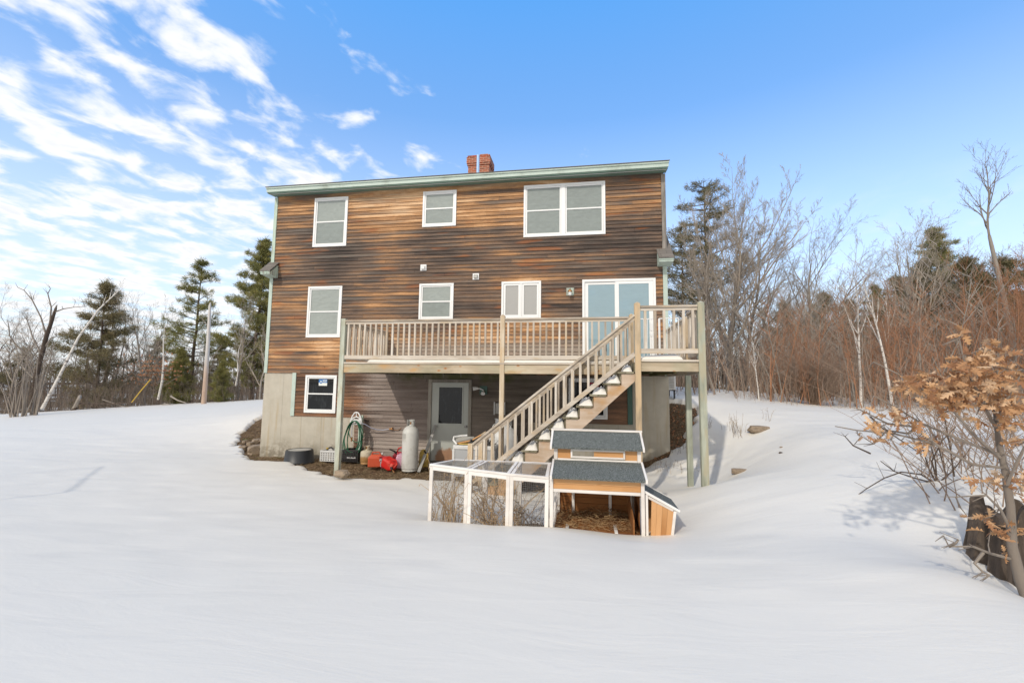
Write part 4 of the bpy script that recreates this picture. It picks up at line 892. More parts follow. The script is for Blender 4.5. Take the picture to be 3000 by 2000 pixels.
b = MB(); b.tube([(3.84, -.10, .865), (3.92, -.08, .872)], .022, 10); b.tube([(2.94, -.38, .66), (2.93, -.38, .55)], [.03, .014], 8); b.build('coupling', M['brass'], hs, smooth=True)
b = MB(); b.tube([(3.91, -.02, .90), (3.91, -.09, .89), (3.92, -.10, .85)], .014, 8); b.tube([(3.93, -.06, .85), (4.05, -.05, .83), (4.13, -.04, .87), (4.14, -.03, .91)], .006, 6); b.build('wall_tap', M['brass'], house, smooth=True)
# big tank, regulator boxes
bt_ = thing('gas_tank', 'large white upright gas tank with lifting loop standing behind the stairs', 'gas tank', (7.0, -.62, .05))
b = MB(); r = .375; b.lathe([(r*.9, 0), (r, .02), (r, .72), (r*.985, .80), (r*.90, .90), (r*.72, .99), (r*.45, 1.055), (r*.2, 1.08), (0, 1.085)], (6.98, -.62, .03), 40); b.build('body', M['big_tank'], bt_, smooth=True)
b = MB()
for sx_ in (-.17, .17):
    pts = [(6.98+sx_+.055*math.cos(a), -.70, 1.03+.09*math.sin(a)) for a in np.linspace(0, PI, 9)]; b.tube(pts, .011, 8)
b.build('lifting_loop', M['big_tank'], bt_, smooth=True)
b = MB(); b.lathe([(.20, 0), (.21, .02), (.20, .16), (.22, .165), (.22, .185), (.0, .20)], (6.98+.02, -.58, 1.07), 24); b.build('valve_hood', M['white_plastic'], bt_, smooth=True)
mb = thing('utility_box', 'small grey utility box with bent side brackets on the wall behind the deck post', 'utility box', (6.8, -.03, 1.46))
b = MB(); b.box(6.70, -.12, 1.33, 6.92, -.03, 1.60); b.build('cover', M['meter_grey'], mb, bevel=.006)
for sx_ in (6.672, 6.935):
    b = MB(); b.box(sx_-.012, -.14, 1.31, sx_+.012, -.03, 1.63); b.build('bracket', M['white_plastic'], mb)
# deck box and its junk
db = thing('storage_box', 'grey plastic storage chest with white rim piled with tools behind the lower stair rail', 'storage box', (6.4, -1.2, .0))
X0, X1, Ya, Yb, zt = 6.0, 6.95, -1.45, -.92, .70
b = MB(); b.box(X0+.02, Ya+.02, .0, X1-.02, Yb-.02, zt-.09)
b.build('panels', M['grey_plastic'], db, bevel=.01)
b = MB()
for k in range(5):
    zz = .30-.055*k
    for a, c in ((X0+.10, X0+.42), (X0+.52, X1-.10)): b.box(a, Ya+.006, zz, c, Ya+.018, zz+.022)
b.build('slats', M['meter_grey'], db, bevel=.004)
b = MB(); b.box(X0, Ya, zt-.09, X1, Yb, zt-.0); 
for xx in (X0+.012, X1-.012): b.box(xx-.03, Ya+.0, .0, xx+.03, Ya+.05, zt-.092)
b.build('rim', M['white_plastic'], db, bevel=.012)
b = MB(); b.box(X0+.04, Ya+.04, zt+.002, X1-.04, Yb-.04, zt+.012); b.build('lid', M['dark_grey'], db)
sw = thing('chair_frame', 'folded white tube chair with grey fabric lying on the storage chest', 'folding chair', (6.2, -1.3, .72))
b = MB(); b.tube([(6.08, -1.42, .72), (5.98, -1.36, .80), (5.97, -1.3, .86), (6.1, -1.2, .88), (6.25, -1.15, .89)], .022, 8); b.build('frame', M['vinyl'], sw, smooth=True); b = MB(); b.tube([(6.9, -1.45, .71), (6.98, -1.3, .80), (7.04, -1.2, .84)], .018, 8); b.build('frame', M['vinyl'], sw, smooth=True)
b = MB(); b.quad((6.02, -1.40, .75), (6.45, -1.35, .84), (6.42, -1.15, .87), (6.02, -1.2, .86)); b.quad((6.02, -1.40, .74), (6.02, -1.2, .85), (6.42, -1.15, .86), (6.45, -1.35, .83)); b.build('fabric', M['meter_grey'], sw)
wb = thing('hand_tools', 'rusty hand tools and a wooden handled hatchet heaped on the storage chest', 'tools', (6.5, -1.2, .72))
b = MB(); b.tube([(6.05, -1.40, .73), (6.40, -1.35, .80), (6.62, -1.3, .93)], [.012, .02, .018], 8); b.build('handle', M['coop_orange'], wb, smooth=True)
b = MB(); b.tube([(6.62, -1.3, .93), (6.72, -1.28, 1.0)], .02, 8); b.build('grip', M['post_tan'], wb, smooth=True)
b = MB()
for q in range(16):
    px_ = rng.uniform(6.25, 6.88); py_ = rng.uniform(-1.4, -1.0); rot_box(b, (px_, py_, .735+rng.random()*.09), rng.uniform(.05, .16), rng.uniform(.03, .08), rng.uniform(.02, .05), rz=rng.uniform(0, 3), ry=rng.uniform(-.6, .6))
b.build('scraps', M['dark_grey'], wb, bevel=.004)
b = MB(); b.tube([(6.86, -1.25, .74), (6.85, -1.25, .80), (6.88, -1.25, .86), (6.92, -1.25, .88)], .012, 8); b.tube([(6.76, -1.28, .72), (6.76, -1.28, .80)], .016, 8); b.build('hooks', M['rotten'], wb, smooth=True)
b = MB(); b.lathe([(.05, 0), (.055, .05), (.05, .055)], (6.72, -1.15, .76), 14); b.build('tin', M['steel'], wb)
b = MB(); rot_box(b, (6.56, -1.36, .755), .18, .10, .06, rz=.1); b.build('white_bag', M['white_plastic'], wb, bevel=.025)
b = MB(); rot_box(b, (6.25, -1.38, .725), .26, .08, .03, rz=.1); b.build('yellow_level', M['yellow'], wb, bevel=.01)
rb = thing('red_tub', 'bright red plastic tub on the ground beneath the stairs', 'tub', (8.35, -1.9, .05))
b = MB(); b.lathe([(.13, 0), (.17, .38), (.18, .39), (.165, .385), (.12, .02), (0, .02)], (8.35, -2.0, .03), 24); b.build('shell', M['pink_red'], rb, smooth=True)
b = MB(); b.tube([(8.19, -2.0, .40), (8.25, -2.0, .50), (8.35, -2.0, .54), (8.45, -2.0, .50), (8.51, -2.0, .40)], .008, 6); b.build('handle', M['white_plastic'], rb, smooth=True)
b = MB(); b.box(7.88, -.10, .55, 7.98, -.02, .80); tag(b.build('outlet_box', M['green_trim'], house), None)
# ------------------------------------------------------------------ chicken coop
coop = thing('chicken_coop', 'orange and white wooden chicken coop with grey felt roofs half buried in snow', 'chicken coop', (9.1, -5.0, .2))
def cb(b, n, m, bevel=.004, parent=None): return b.build(n, M[m], parent or coop, bevel=bevel)
XL, XR, YFc, YBc = 8.50, 9.70, -5.40, -4.40
b = MB(); b.box(XL, YFc, .0, XL+.045, YFc+.045, .89); b.box(XR-.045, YFc, .0, XR, YFc+.045, .905); b.box(XL+.0, YBc-.045, .0, XL+.045, YBc, 1.20); b.box(XR-.045, YBc-.045, .0, XR, YBc, 1.20)
b.box(XL+.047, YFc+.004, .705, XR-.047, YFc+.040, .745); b.box(XL+.047, YFc+.004, .872, XR-.047, YFc+.040, .897)
for xx in (8.76, 9.30): b.box(xx, YBc-.075, .0, xx+.04, YBc-.035, .80)
b.box(8.80, YBc-.075, .53, 9.30, YBc-.035, .565); b.box(XL+.05, YBc-.07, .0, XL+.08, YBc-.03, .8); b.box(XR-.09, YBc-.07, .0, XR-.06, YBc-.03, .8)
cb(b, 'frame', 'coop_white')
b = MB(); b.box(XL+.047, YFc+.012, .747, XR-.047, YFc+.03, .808); b.box(XL+.047, YFc+.012, .811, XR-.047, YFc+.03, .870); cb(b, 'front_boards', 'coop_orange', .002)
b = MB()
for i in range(11): b.box(XL+.047, YBc-.03, .0+i*.085, XR-.047, YBc-.012, .082+i*.085, rng.random())
cb(b, 'back_boards', 'coop_dark', .002)
b = MB()
for i in range(10): b.box(XR-.035, YFc+.4, .0+i*.085, XR-.015, YBc-.047, .082+i*.085, rng.random())
b.prism([(YFc+.047, .0), (YFc+.35, .0), (YFc+.75, .0), (YFc+.75, .55), (YFc+.047, .40)], 'x', XR-.14, XR-.125)
cb(b, 'side_boards', 'coop_dark', .0)
b = MB(); b.beam((8.53, -5.28, .05), (8.545, -4.7, .72), .03, .03); b.beam((8.53, -5.12, .05), (8.56, -4.5, .6), .02, .03); cb(b, 'ramp_strut', 'coop_white')
b = MB(); b.box(XL+.05, YFc+.03, .18, XR-.05, YBc-.08, .20); 
for i in range(8): b.box(8.62+i*.13, YFc+.05, .201, 8.72+i*.13, YBc-.2, .21, rng.random())
cb(b, 'floor', 'coop_dark', 0)
b = MB(); b.box(8.70, YFc+.06, .212, 8.74, -5.1, .222); cb(b, 'floor_cleat', 'coop_white', 0); b = MB(); b.box(9.33, YFc+.06, .212, 9.37, -5.0, .222); cb(b, 'floor_cleat', 'coop_white', 0)
def felt_roof(x0, x1, y0, z0, y1, z1, th=.022, trim=True, board=False, frm='roof'):
    b = MB(); b.prism([(y0, z0), (y1, z1), (y1, z1+th), (y0, z0+th)], 'x', x0, x1); rf = cb(b, frm, 'felt', 0)
    for xx in (x0-.028, x1+.001):
        b = MB(); b.prism([(y0-.004, z0-.012), (y1+.004, z1-.012), (y1+.004, z1+th+.014), (y0-.004, z0+th+.014)], 'x', xx, xx+.027)
        b.build('roof_trim', M['coop_white'], rf, bevel=.003)
    return rf
felt_roof(8.535, 9.705, -5.47, .885, -4.97, 1.025)
# upper box
b = MB(); yb = -4.95
b.box(8.525, yb, .99, 8.575, yb+.04, 1.225); b.box(9.665, yb, .99, 9.715, yb+.04, 1.235); b.box(8.577, yb+.003, 1.03, 9.663, yb+.036, 1.065); b.box(8.577, yb+.003, 1.205, 9.663, yb+.036, 1.225)
b.box(8.525, -4.42, .90, 8.56, -4.40, 1.2); b.box(9.68, -4.42, .9, 9.715, -4.40, 1.2)
cb(b, 'box_frame', 'coop_white')
b = MB(); b.box(8.577, yb+.012, 1.067, 8.76, yb+.03, 1.203); b.box(9.50, yb+.012, 1.067, 9.663, yb+.03, 1.203); b.box(8.535, yb+.045, .95, 8.552, -4.42, 1.24); b.box(9.69, yb+.045, .95, 9.707, -4.42, 1.24); cb(b, 'box_boards', 'coop_orange', .0)
b = MB(); a, c, p, q = 8.758, 9.502, 1.078, 1.20; w = .026
b.box(a, yb-.012, p, a+w, yb+.012, q); b.box(c-w, yb-.012, p, c, yb+.012, q); b.box(a+w, yb-.012, p, c-w, yb+.012, p+w); b.box(a+w, yb-.012, q-w, c-w, yb+.012, q); hw = cb(b, 'hatch_window', 'coop_white')
b = MB(); b.box(9.08, yb-.004, p+w, c-w, yb+.006, q-w); b.build('slide_panel', M['coop_orange'], hw)
b = MB()
for i in range(24): b.box(a+w+i*.0125, yb+.001, p+w, a+w+.0012+i*.0125, yb+.003, q-w)
for i in range(6): b.box(a+w, yb+.0, p+w+i*.0125, 9.08, yb+.0014, p+w+.0012+i*.0125)
b.build('wire_mesh', M['wire'], hw)
felt_roof(8.50, 9.73, -5.02, 1.205, -4.63, 1.40)
b = MB(); b.prism([(-4.63, 1.40), (-4.25, 1.20), (-4.25, 1.222), (-4.63, 1.422)], 'x', 8.50, 9.73); cb(b, 'roof', 'felt', 0)
b = MB(); b.box(8.46, -4.655, 1.418, 9.77, -4.60, 1.445); b.box(8.46, -4.62, 1.36, 8.49, -4.58, 1.417); cb(b, 'ridge_board', 'coop_white')
# nest box
nb_ = MB(); nb_.prism([(9.70, .745), (10.115, .535), (10.122, .552), (9.70, .765)], 'y', -5.33, -4.80); nr = nb_.build('nest_roof', M['felt'], coop)
b = MB(); b.prism([(9.70, .735), (10.125, .522), (10.135, .545), (9.70, .772)], 'y', -5.358, -5.332); b.prism([(9.70, .772), (9.70, .762), (10.12, .552), (10.125, .56)], 'y', -4.80, -4.785)
b.build('roof_trim', M['coop_white'], nr, bevel=.003)
b = MB(); b.box(9.712, -5.35, .0, 9.745, -5.31, .715); b.prism([(9.985, .0), (10.02, .0), (10.09, .53), (10.055, .53)], 'y', -5.35, -5.31); b.prism([(9.75, .665), (10.045, .525), (10.055, .555), (9.75, .70)], 'y', -5.345, -5.315); nf = b.build('nest_box', M['coop_white'], coop, bevel=.003)
b = MB()
for i in range(4):
    ta, tc = i/4+.004, (i+1)/4-.004; bl = lambda t: 9.765+t*(.225); tl_ = lambda t: 9.79+t*(.265)
    za = lambda t: .655-.125*t
    b.prism([(bl(ta), .0), (bl(tc), .0), (tl_(tc), za(tc)), (tl_(ta), za(ta))], 'y', -5.338, -5.322, rng.random())
b.prism([(9.74, .0), (9.99, .0), (10.05, .50), (9.74, .64)], 'y', -4.86, -4.84)
b.prism([(-5.31, .0), (-4.86, .0), (-4.86, .5), (-5.31, .5)], 'x', 10.03, 10.05)
b.build('nest_boards', M['coop_orange_z'], nf)
# hay
b = MB(); 
for i in range(900):
    x = rng.uniform(8.57, 9.60); y = rng.uniform(-5.3, -4.45); dens_ = .03+.09*max(0, math.sin(x*9)*.5+.5)*(.35+(y+5.3)); z = .215+rng.random()*dens_
    a = rng.uniform(0, PI); L = rng.uniform(.02, .06); d = Vector((math.cos(a)*L, math.sin(a)*L, rng.uniform(-.02, .03))); p = Vector((x, y, z))
    b.add([p-d, p+d, p+d+Vector((0, .002, .004)), p-d+Vector((0, .002, .004))], [(0,1,2,3)])
tag(b.build('hay', M['hay'], None), 'loose brown hay and leaves on the coop floor', 'hay', kind='stuff')
# wire run
run = thing('wire_run', 'low white framed wire mesh run of three panels joined to the coop', 'animal run', (7.6, -4.9, .1))
FT = [(6.80, -5.22, .965), (7.375, -5.28, .932), (7.965, -5.34, .903), (8.492, -5.395, .893)]
BT = [(6.90, -4.47, .905), (7.42, -4.45, .905), (7.95, -4.43, .905), (8.45, -4.42, .905)]
def wire(b, p00, p10, p11, p01, s=.025, r=.0011):
    p00, p10, p11, p01 = map(Vector, (p00, p10, p11, p01)); n = max(2, int((p10-p00).length/s)); m_ = max(2, int((p01-p00).length/s))
    for i in range(n+1): t = i/n; b.tube([p00.lerp(p10, t), p01.lerp(p11, t)], r, 3, cap=False)
    for j in range(m_+1): t = j/m_; b.tube([p00.lerp(p01, t), p10.lerp(p11, t)], r, 3, cap=False)
for i in range(3):
    A, B = Vector(FT[i]), Vector(FT[i+1]); C_, D_ = Vector(BT[i]), Vector(BT[i+1]); dn = Vector((0, 0, 1)); w = .05
    b = MB(); d = (B-A).normalized()
    b.beam(A+d*.026-dn*.02, A+d*.026+Vector((-.012, 0, -.98)), .03, w, up=d); b.beam(B-d*.026-dn*.02, B-d*.026+Vector((-.012, 0, -.98)), .03, w, up=d)
    b.beam(A+d*.048-dn*.055, B-d*.048-dn*.055, .03, .055)
    fr = b.build('front_panel', M['coop_white'], run, bevel=.003)
    b = MB(); wire(b, A+d*.03+Vector((-.01, .012, -.92)), B-d*.03+Vector((-.01, .012, -.92)), B-d*.03+Vector((0, .012, -.05)), A+d*.03+Vector((0, .012, -.05))); b.build('wire_mesh', M['wire'], fr)
    b = MB(); b.beam(A-dn*.012, B-dn*.012, .05, .026); b.beam(C_-dn*.012, D_-dn*.012, .05, .026); e = (C_-A).normalized(); e2 = (D_-B).normalized()
    b.beam(A+d*.03+e*.028-dn*.01, C_+d*.03-e*.028-dn*.01, .045, .022, up=(0,0,1)); b.beam(B-d*.03+e2*.028-dn*.01, D_-d*.03-e2*.028-dn*.01, .045, .022, up=(0,0,1))
    tp = b.build('top_panel', M['coop_white'], run, bevel=.003)
    b = MB(); wire(b, A+dn*-.005, B+dn*-.005, D_+dn*-.005, C_+dn*-.005, s=.025); b.build('wire_mesh', M['wire'], tp)
    b = MB(); b.beam(C_+d*.02-dn*.03, C_+d*.02-dn*1.0, .03, w, up=d); b.beam(D_-d*.02-dn*.03, D_-d*.02-dn*1.0, .03, w, up=d)
    bp2 = b.build('back_panel', M['coop_white'], run, bevel=.003)
    b = MB(); wire(b, C_-dn*.9, D_-dn*.9, D_-dn*.03, C_-dn*.03); b.build('wire_mesh', M['wire'], bp2)
A = Vector(FT[0]); C_ = Vector(BT[0]); b = MB(); b.beam(A-Vector((.0, 0, .04)), C_-Vector((0, 0, .03)), .03, .04); sp_ = b.build('side_panel', M['coop_white'], run)
b = MB(); wire(b, A-Vector((0, 0, .9)), C_-Vector((0, 0, .9)), C_, A); b.build('wire_mesh', M['wire'], sp_)
# ------------------------------------------------------------------ growing things
def grow(seed, L=6.0, r=.09, levels=4, nseg=(11, 7, 6, 4, 3), nchild=(12, 6, 5, 4, 0), ang=(38, 42, 40, 38), ratio=(.55, .5, .5, .5), up=.06, wob=.10, start=.28, dir0=(0, 0, 1), minr=.004, droop=0):
    R = random.Random(seed); S = []
    def br(p, d, L, r, lv):
        n = nseg[lv]; sl = L/n; pts = [p]; rs = [r]
        for i in range(n):
            d = (d+Vector((R.gauss(0, wob), R.gauss(0, wob), R.gauss(0, wob)+up-droop*lv*.5))).normalized()
            p = p+d*sl; r2 = max(minr, r*(1-.82*(i+1)/n)**.85 if (i+1) < n else minr)
            S.append((pts[-1], p, rs[-1], r2, lv)); pts.append(p); rs.append(r2)
        if lv+1 > levels or not nchild[lv]: return
        for k in range(nchild[lv]):
            t = (start if lv == 0 else .15)+(1-(start if lv == 0 else .15))*(k+R.random())/nchild[lv]; i = min(n-1, int(t*n)); f = t*n-i
            q = pts[i].lerp(pts[i+1], f); rr = rs[i]+(rs[i+1]-rs[i])*f; dd = (pts[i+1]-pts[i]).normalized()
            a = math.radians(ang[lv]*R.uniform(.7, 1.25)); ph = R.uniform(0, 2*PI) if lv else k*2.4+R.random()
            o = dd.orthogonal().normalized(); o = Matrix.Rotation(ph, 3, dd)@o; nd = (dd*math.cos(a)+o*math.sin(a)).normalized()
            br(q, nd, L*ratio[lv]*(1.1-.55*t)*R.uniform(.75, 1.15), max(minr, rr*.62), lv+1)
    br(Vector((0, 0, 0)), Vector(dir0).normalized(), L, r, 0)
    return S
def split(S, bm, name, sides=(6, 3), tmat=None, tl=0):
    def mk(sel, nm, sd, mt): return segmesh(nm, [s[0] for s in sel], [s[1] for s in sel], [s[2] for s in sel], [s[3] for s in sel], sd, mt)
    return mk([s for s in S if s[4] <= tl], 'trunk', sides[0], tmat or bm), mk([s for s in S if s[4] > tl], 'crown', sides[1], bm)
def needles(name, centers, dirs, mat, n=26, L=.22, w=.012, seed=1, spread=.9):
    R = np.random.RandomState(seed); c = np.repeat(np.asarray(centers, float), n, 0); dd = np.repeat(np.asarray(dirs, float), n, 0); N = len(c)
    v = R.normal(size=(N, 3)); v /= np.linalg.norm(v, axis=1)[:, None]; v = v*spread+dd; v /= np.linalg.norm(v, axis=1)[:, None]
    ll = L*R.uniform(.5, 1.2, (N, 1)); sd = np.cross(v, R.normal(size=(N, 3))); sd /= np.linalg.norm(sd, axis=1)[:, None]
    p = c+R.normal(size=(N, 3))*L*.35; V = np.stack([p-sd*w, p+sd*w, p+v*ll], 1).reshape(-1, 3); F = np.arange(N*3).reshape(-1, 3)
    return rawmesh(name, V, F, mat, np.clip(np.repeat(R.rand(len(centers)), n)*.7+R.rand(N)*.3, 0, 1))
def pine(seed, H, spread, base=.3, tiers=26, mat='pine', dens=1.0, flat=.5, irregular=.35, per=5, w=.014, L=.24, n=24, pw=.65):
    R = random.Random(seed); S = []; C = []; D = []; n0 = 14; p = Vector((0, 0, 0)); pts = [p]
    for i in range(n0): p = p+Vector((R.gauss(0, .012)*H/n0*3, R.gauss(0, .012)*H/n0*3, H/n0)); pts.append(p)
    for i in range(n0): S.append((pts[i], pts[i+1], H*.0125*(1-i/n0)+.015, H*.0125*(1-(i+1)/n0)+.015, 0))
    for t in range(tiers):
        f = base+(1-base)*(t/tiers)**.95; z = f*H; i = min(n0-1, int(f*n0)); c = pts[i].lerp(pts[i+1], f*n0-i)
        prof = (1-(f-base)/(1-base))**pw*.95+.03; prof *= min(1, .45+(f-base)*5)
        for k in range(per):
            a = R.uniform(0, 2*PI); bl = spread*prof*R.uniform(1-irregular*1.6, 1+irregular*.5)
            if R.random() < .12: continue
            if bl < .15: bl = .15
            d = Vector((math.cos(a), math.sin(a), R.uniform(-.05, .25))).normalized(); q = c+Vector((0, 0, R.uniform(-.15, .15))); ns = max(3, int(bl/.35)); last = q
            for s in range(ns):
                d = (d+Vector((R.gauss(0, .08), R.gauss(0, .08), .05))).normalized(); nq = last+d*(bl/ns); S.append((last, nq, .03*(1-s/ns)*H/10+.006, .03*(1-(s+1)/ns)*H/10+.006, 1)); 
                if s >= ns*.25:
                    for h in range(int(3*dens)+1):
                        o = Vector((-d.y, d.x, 0))*R.uniform(-1, 1)*bl*.30*(1-.3*s/ns); e = nq+o+Vector((0, 0, R.uniform(-.03, .10)))-d*R.uniform(0, .25)
                        if R.random() < .5: S.append((nq, e, .008, .004, 1))
                        C.append(tuple(e)); D.append(tuple((o*.6+d*.6+Vector((0, 0, flat)))))
                last = nq
            C.append(tuple(last)); D.append((d.x, d.y, flat))
    C.append((pts[-1].x, pts[-1].y, H)); D.append((0, 0, 1))
    t, b_ = split(S, M['bark_dark'], 'pine', (7, 3)); nd = needles('needles', C, D, M[mat], n=n, L=L, w=w, seed=seed)
    return [('trunk', t), ('branches', b_), ('needles', nd)]
def bare(seed, bark_='bark', **kw):
    a, c = split(grow(seed, **kw), M['twig_pale'] if bark_ in ('bark', 'bark_pale') else M[bark_], 'bare', (6, 3), M[bark_]); return [('trunk', a), ('crown', c)]
def put(parts, name, label, cat, x, y, s=1.0, rz=0, group=None, tilt=(0, 0), sz_=None, z=None):
    o = thing(name, label, cat, (x, y, (gz(x, y) if z is None else z)-.12), group); o.rotation_euler = (tilt[0], tilt[1], rz); o.scale = (s, s, sz_ or s)
    for n, me in parts: link(n, me, o)
    return o
def onray(u, depth): d = ray(u, 1100); return CAMC[0]+d[0]*depth, CAMC[1]+d[1]*depth
def hgt(u, v, depth): return (CAMC+depth*ray(u, v))[2]
HC = {}
def tree(parts, H, name, label, cat, u, depth, vtop, **kw):          # stands at column u, at depth metres, its top at row vtop
    H = max(max(q.co.z for q in me.vertices) for n_, me in parts[:2]) if id(parts) not in HC else HC[id(parts)]; HC[id(parts)] = H
    x, y = onray(u, depth); base = gz(x, y)-.12; s = (hgt(u, vtop, depth)-base)/H; return put(parts, name, label, cat, x, y, s, **kw)
A1 = bare(11, L=9, r=.15, levels=4, nchild=(15, 8, 6, 5, 0), ang=(34, 36, 36, 34), ratio=(.70, .44, .46, .5), up=.05, start=.2)
A0 = bare(62, L=7, r=.15, levels=5, nseg=(10, 9, 6, 4, 3), nchild=(17, 10, 7, 6, 0), ang=(36, 30, 32, 34), ratio=(.92, .40, .42, .45), up=.045, start=.16, wob=.06, minr=.0045)
A2 = bare(12, L=9, r=.11, levels=4, nchild=(12, 7, 5, 4, 0), ang=(30, 38, 38, 36), ratio=(.55, .46, .46, .5), up=.05, start=.3)
A3 = bare(13, L=9, r=.12, levels=4, nchild=(11, 8, 6, 4, 0), ang=(46, 44, 40, 38), ratio=(.55, .5, .5, .5), up=.05, start=.3, wob=.13)
A4 = bare(14, L=9, r=.09, levels=3, nchild=(14, 8, 6, 0, 0), ang=(36, 40, 40, 38), ratio=(.42, .45, .5, .5), up=.08, start=.3, wob=.08)
A5 = bare(15, bark_='bark_pale', L=9, r=.13, levels=4, nchild=(13, 8, 6, 4, 0), ang=(36, 38, 38, 36), ratio=(.68, .44, .46, .5), up=.05, start=.18)
P1 = pine(27, 10, 2.9, base=.27, tiers=17, irregular=.32, flat=.12, per=5, dens=.9, pw=.85)
P2 = pine(22, 14, 3.4, base=.10, tiers=34, irregular=.5, per=5, dens=1.2, n=26, L=.30, w=.02)
P3 = pine(23, 9, 3.0, base=.04, tiers=26, mat='pine_dark', irregular=.5, dens=1.1, per=6, flat=.1, w=.016, L=.28, n=20)
P4 = pine(24, 3.0, .95, base=.04, tiers=16, irregular=.3, dens=1.4, per=6, w=.009, L=.16, n=22)
P5 = pine(25, 14, 4.0, base=.35, tiers=22, pw=.5, mat='pine_dark', irregular=.6, per=4, dens=.9, w=.016, L=.26, n=20, flat=.15)
S1 = bare(31, 'twig_orange', L=4.6, r=.022, levels=3, nseg=(9, 6, 4, 3), nchild=(11, 5, 3, 0), ang=(24, 28, 30, 30), ratio=(.5, .5, .5, .5), up=.07, start=.15, wob=.05, minr=.0035)
S2 = bare(32, 'twig_red', L=4.6, r=.02, levels=3, nseg=(9, 6, 4, 3), nchild=(9, 5, 3, 0), ang=(30, 30, 32, 30), ratio=(.45, .5, .5, .5), up=.06, start=.2, wob=.06, minr=.0035)
S3 = bare(33, 'twig_brown', L=4.0, r=.02, levels=3, nseg=(9, 6, 4, 3), nchild=(10, 5, 3, 0), ang=(34, 34, 32, 30), ratio=(.42, .5, .5, .5), up=.05, start=.15, wob=.08, minr=.004)
B1 = [('trunk', split(grow(41, L=7, r=.085, levels=3, nchild=(10, 6, 5, 0), ang=(26, 32, 34), ratio=(.4, .5, .5), up=.03, start=.45, wob=.03), M['birch'], 'b', (7, 3), tl=1)[0]),
      ('crown', split(grow(41, L=7, r=.085, levels=3, nchild=(10, 6, 5, 0), ang=(26, 32, 34), ratio=(.4, .5, .5), up=.03, start=.45, wob=.03), M['twig_red'], 'b', (7, 3), tl=1)[1])]
B2 = [('trunk', split(grow(43, L=7, r=.08, levels=3, nchild=(8, 6, 4, 0), ang=(22, 32, 34), ratio=(.35, .5, .5), up=.02, start=.5, wob=.035), M['birch'], 'b', (7, 3), tl=1)[0]),
      ('crown', split(grow(43, L=7, r=.08, levels=3, nchild=(8, 6, 4, 0), ang=(22, 32, 34), ratio=(.35, .5, .5), up=.02, start=.5, wob=.035), M['twig_red'], 'b', (7, 3), tl=1)[1])]
# --- left side of the photo
tree(P1, 10, 'pine_tree', 'lone tall pine with layered yellow green branches against the sky left of the house', 'pine tree', 560, 33, 752, rz=.5)
tree(P2, 14, 'pine_tree', 'tall thick pine directly left of the house, its crown reaching behind the eave', 'pine tree', 742, 33, 688, rz=2.2)
tree(P2, 14, 'pine_tree', 'pine half hidden by the house corner, behind the tall thick pine', 'pine tree', 800, 36, 745, rz=4.2)
tree(P3, 9, 'evergreen_tree', 'broad dark evergreen behind the leaning white birch', 'evergreen tree', 285, 36, 818, rz=1.0)
tree(P3, 9, 'evergreen_tree', 'low dark evergreen at the left edge of the photo', 'evergreen tree', 60, 44, 1015, rz=2)
tree(P3, 9, 'evergreen_tree', 'small dark evergreen behind the twin bare trees left of the lone pine', 'evergreen tree', 455, 55, 990, rz=3)
tree(P3, 9, 'evergreen_tree', 'low dark evergreen behind the stripped white snag', 'evergreen tree', 640, 45, 985, rz=.3)
tree(P4, 3, 'young_pine', 'young round green pine left of the stripped white snag', 'young pine', 525, 31, 1022, rz=1)
tree(P4, 3, 'young_pine', 'young round green pine right of the stripped white snag', 'young pine', 652, 29, 1058, rz=2)
for i, (pr, u, dep, vt, lb) in enumerate([(A3, 25, 32, 880, 'low spreading bare tree at the far left edge'), (A3, 150, 38, 838, 'twisted bare tree with crooked limbs behind the broken dark trunk'),
   (A2, 120, 42, 905, 'bare tree leaning among the brush left of the broken trunk'), (A2, 385, 40, 850, 'left of the twin bare trees between dark evergreen and lone pine'), (A5, 428, 38, 830, 'right of the twin bare trees between dark evergreen and lone pine'),
   (A4, 340, 42, 835, 'slender bare tree just right of the dark evergreen'), (A4, 255, 40, 870, 'bare tree with fine twigs in front of the dark evergreen'), (A2, 530, 46, 960, 'small bare tree beneath the lone tall pine'),
   (A4, 700, 30, 850, 'pale bare tree in front of the thick pine beside the house'), (A5, 765, 30, 900, 'bare tree close to the left corner of the house'), (A4, 600, 40, 930, 'thin bare tree behind the stripped white snag')]):
    tree(pr, 9, 'bare_tree', lb, 'bare tree', u, dep, vt, rz=i*1.7)
x, y = onray(150, 29.0)
bt2 = thing('broken_tree', 'snapped dark reddish trunk leaning right at the left woods', 'dead tree', tuple(atD(92, 1190, 29.5)))
bb = MB(); bb.tube([atD(u, v, 29.5) for u, v in ((92, 1196), (104, 1110), (122, 1040), (136, 985), (150, 945), (163, 905), (167, 893))], [.15, .14, .125, .12, .10, .07, .01], 9); bb.build('trunk', M['bark_dark'], bt2, smooth=True)
bb = MB(); bR = random.Random(5)
for pts in ([(150, 945), (158, 915), (185, 905), (215, 900), (250, 898)], [(136, 985), (120, 930), (95, 880), (70, 850), (52, 842)], [(128, 1020), (150, 990), (165, 985)], [(122, 1040), (95, 985), (80, 940)], [(145, 960), (150, 900), (140, 860), (148, 845)], [(104, 1110), (80, 1060), (60, 1040)]):
    bb.tube([atD(u, v, 29.5) for u, v in pts], [.045*(1-i/len(pts))+.008 for i in range(len(pts))], 5)
    for k in range(7):
        u, v = pts[bR.randrange(1, len(pts))]; bb.tube([atD(u, v, 29.5), atD(u+bR.uniform(-18, 18), v-bR.uniform(5, 30), 29.5+bR.uniform(-.6, .6))], [.014, .005], 4)
bb.build('limbs', M['bark'], bt2)
lb_ = thing('leaning_birch', 'long bare white birch leaning steeply to the right over the snow edge', 'birch', tuple(atD(128, 1192, 28)))
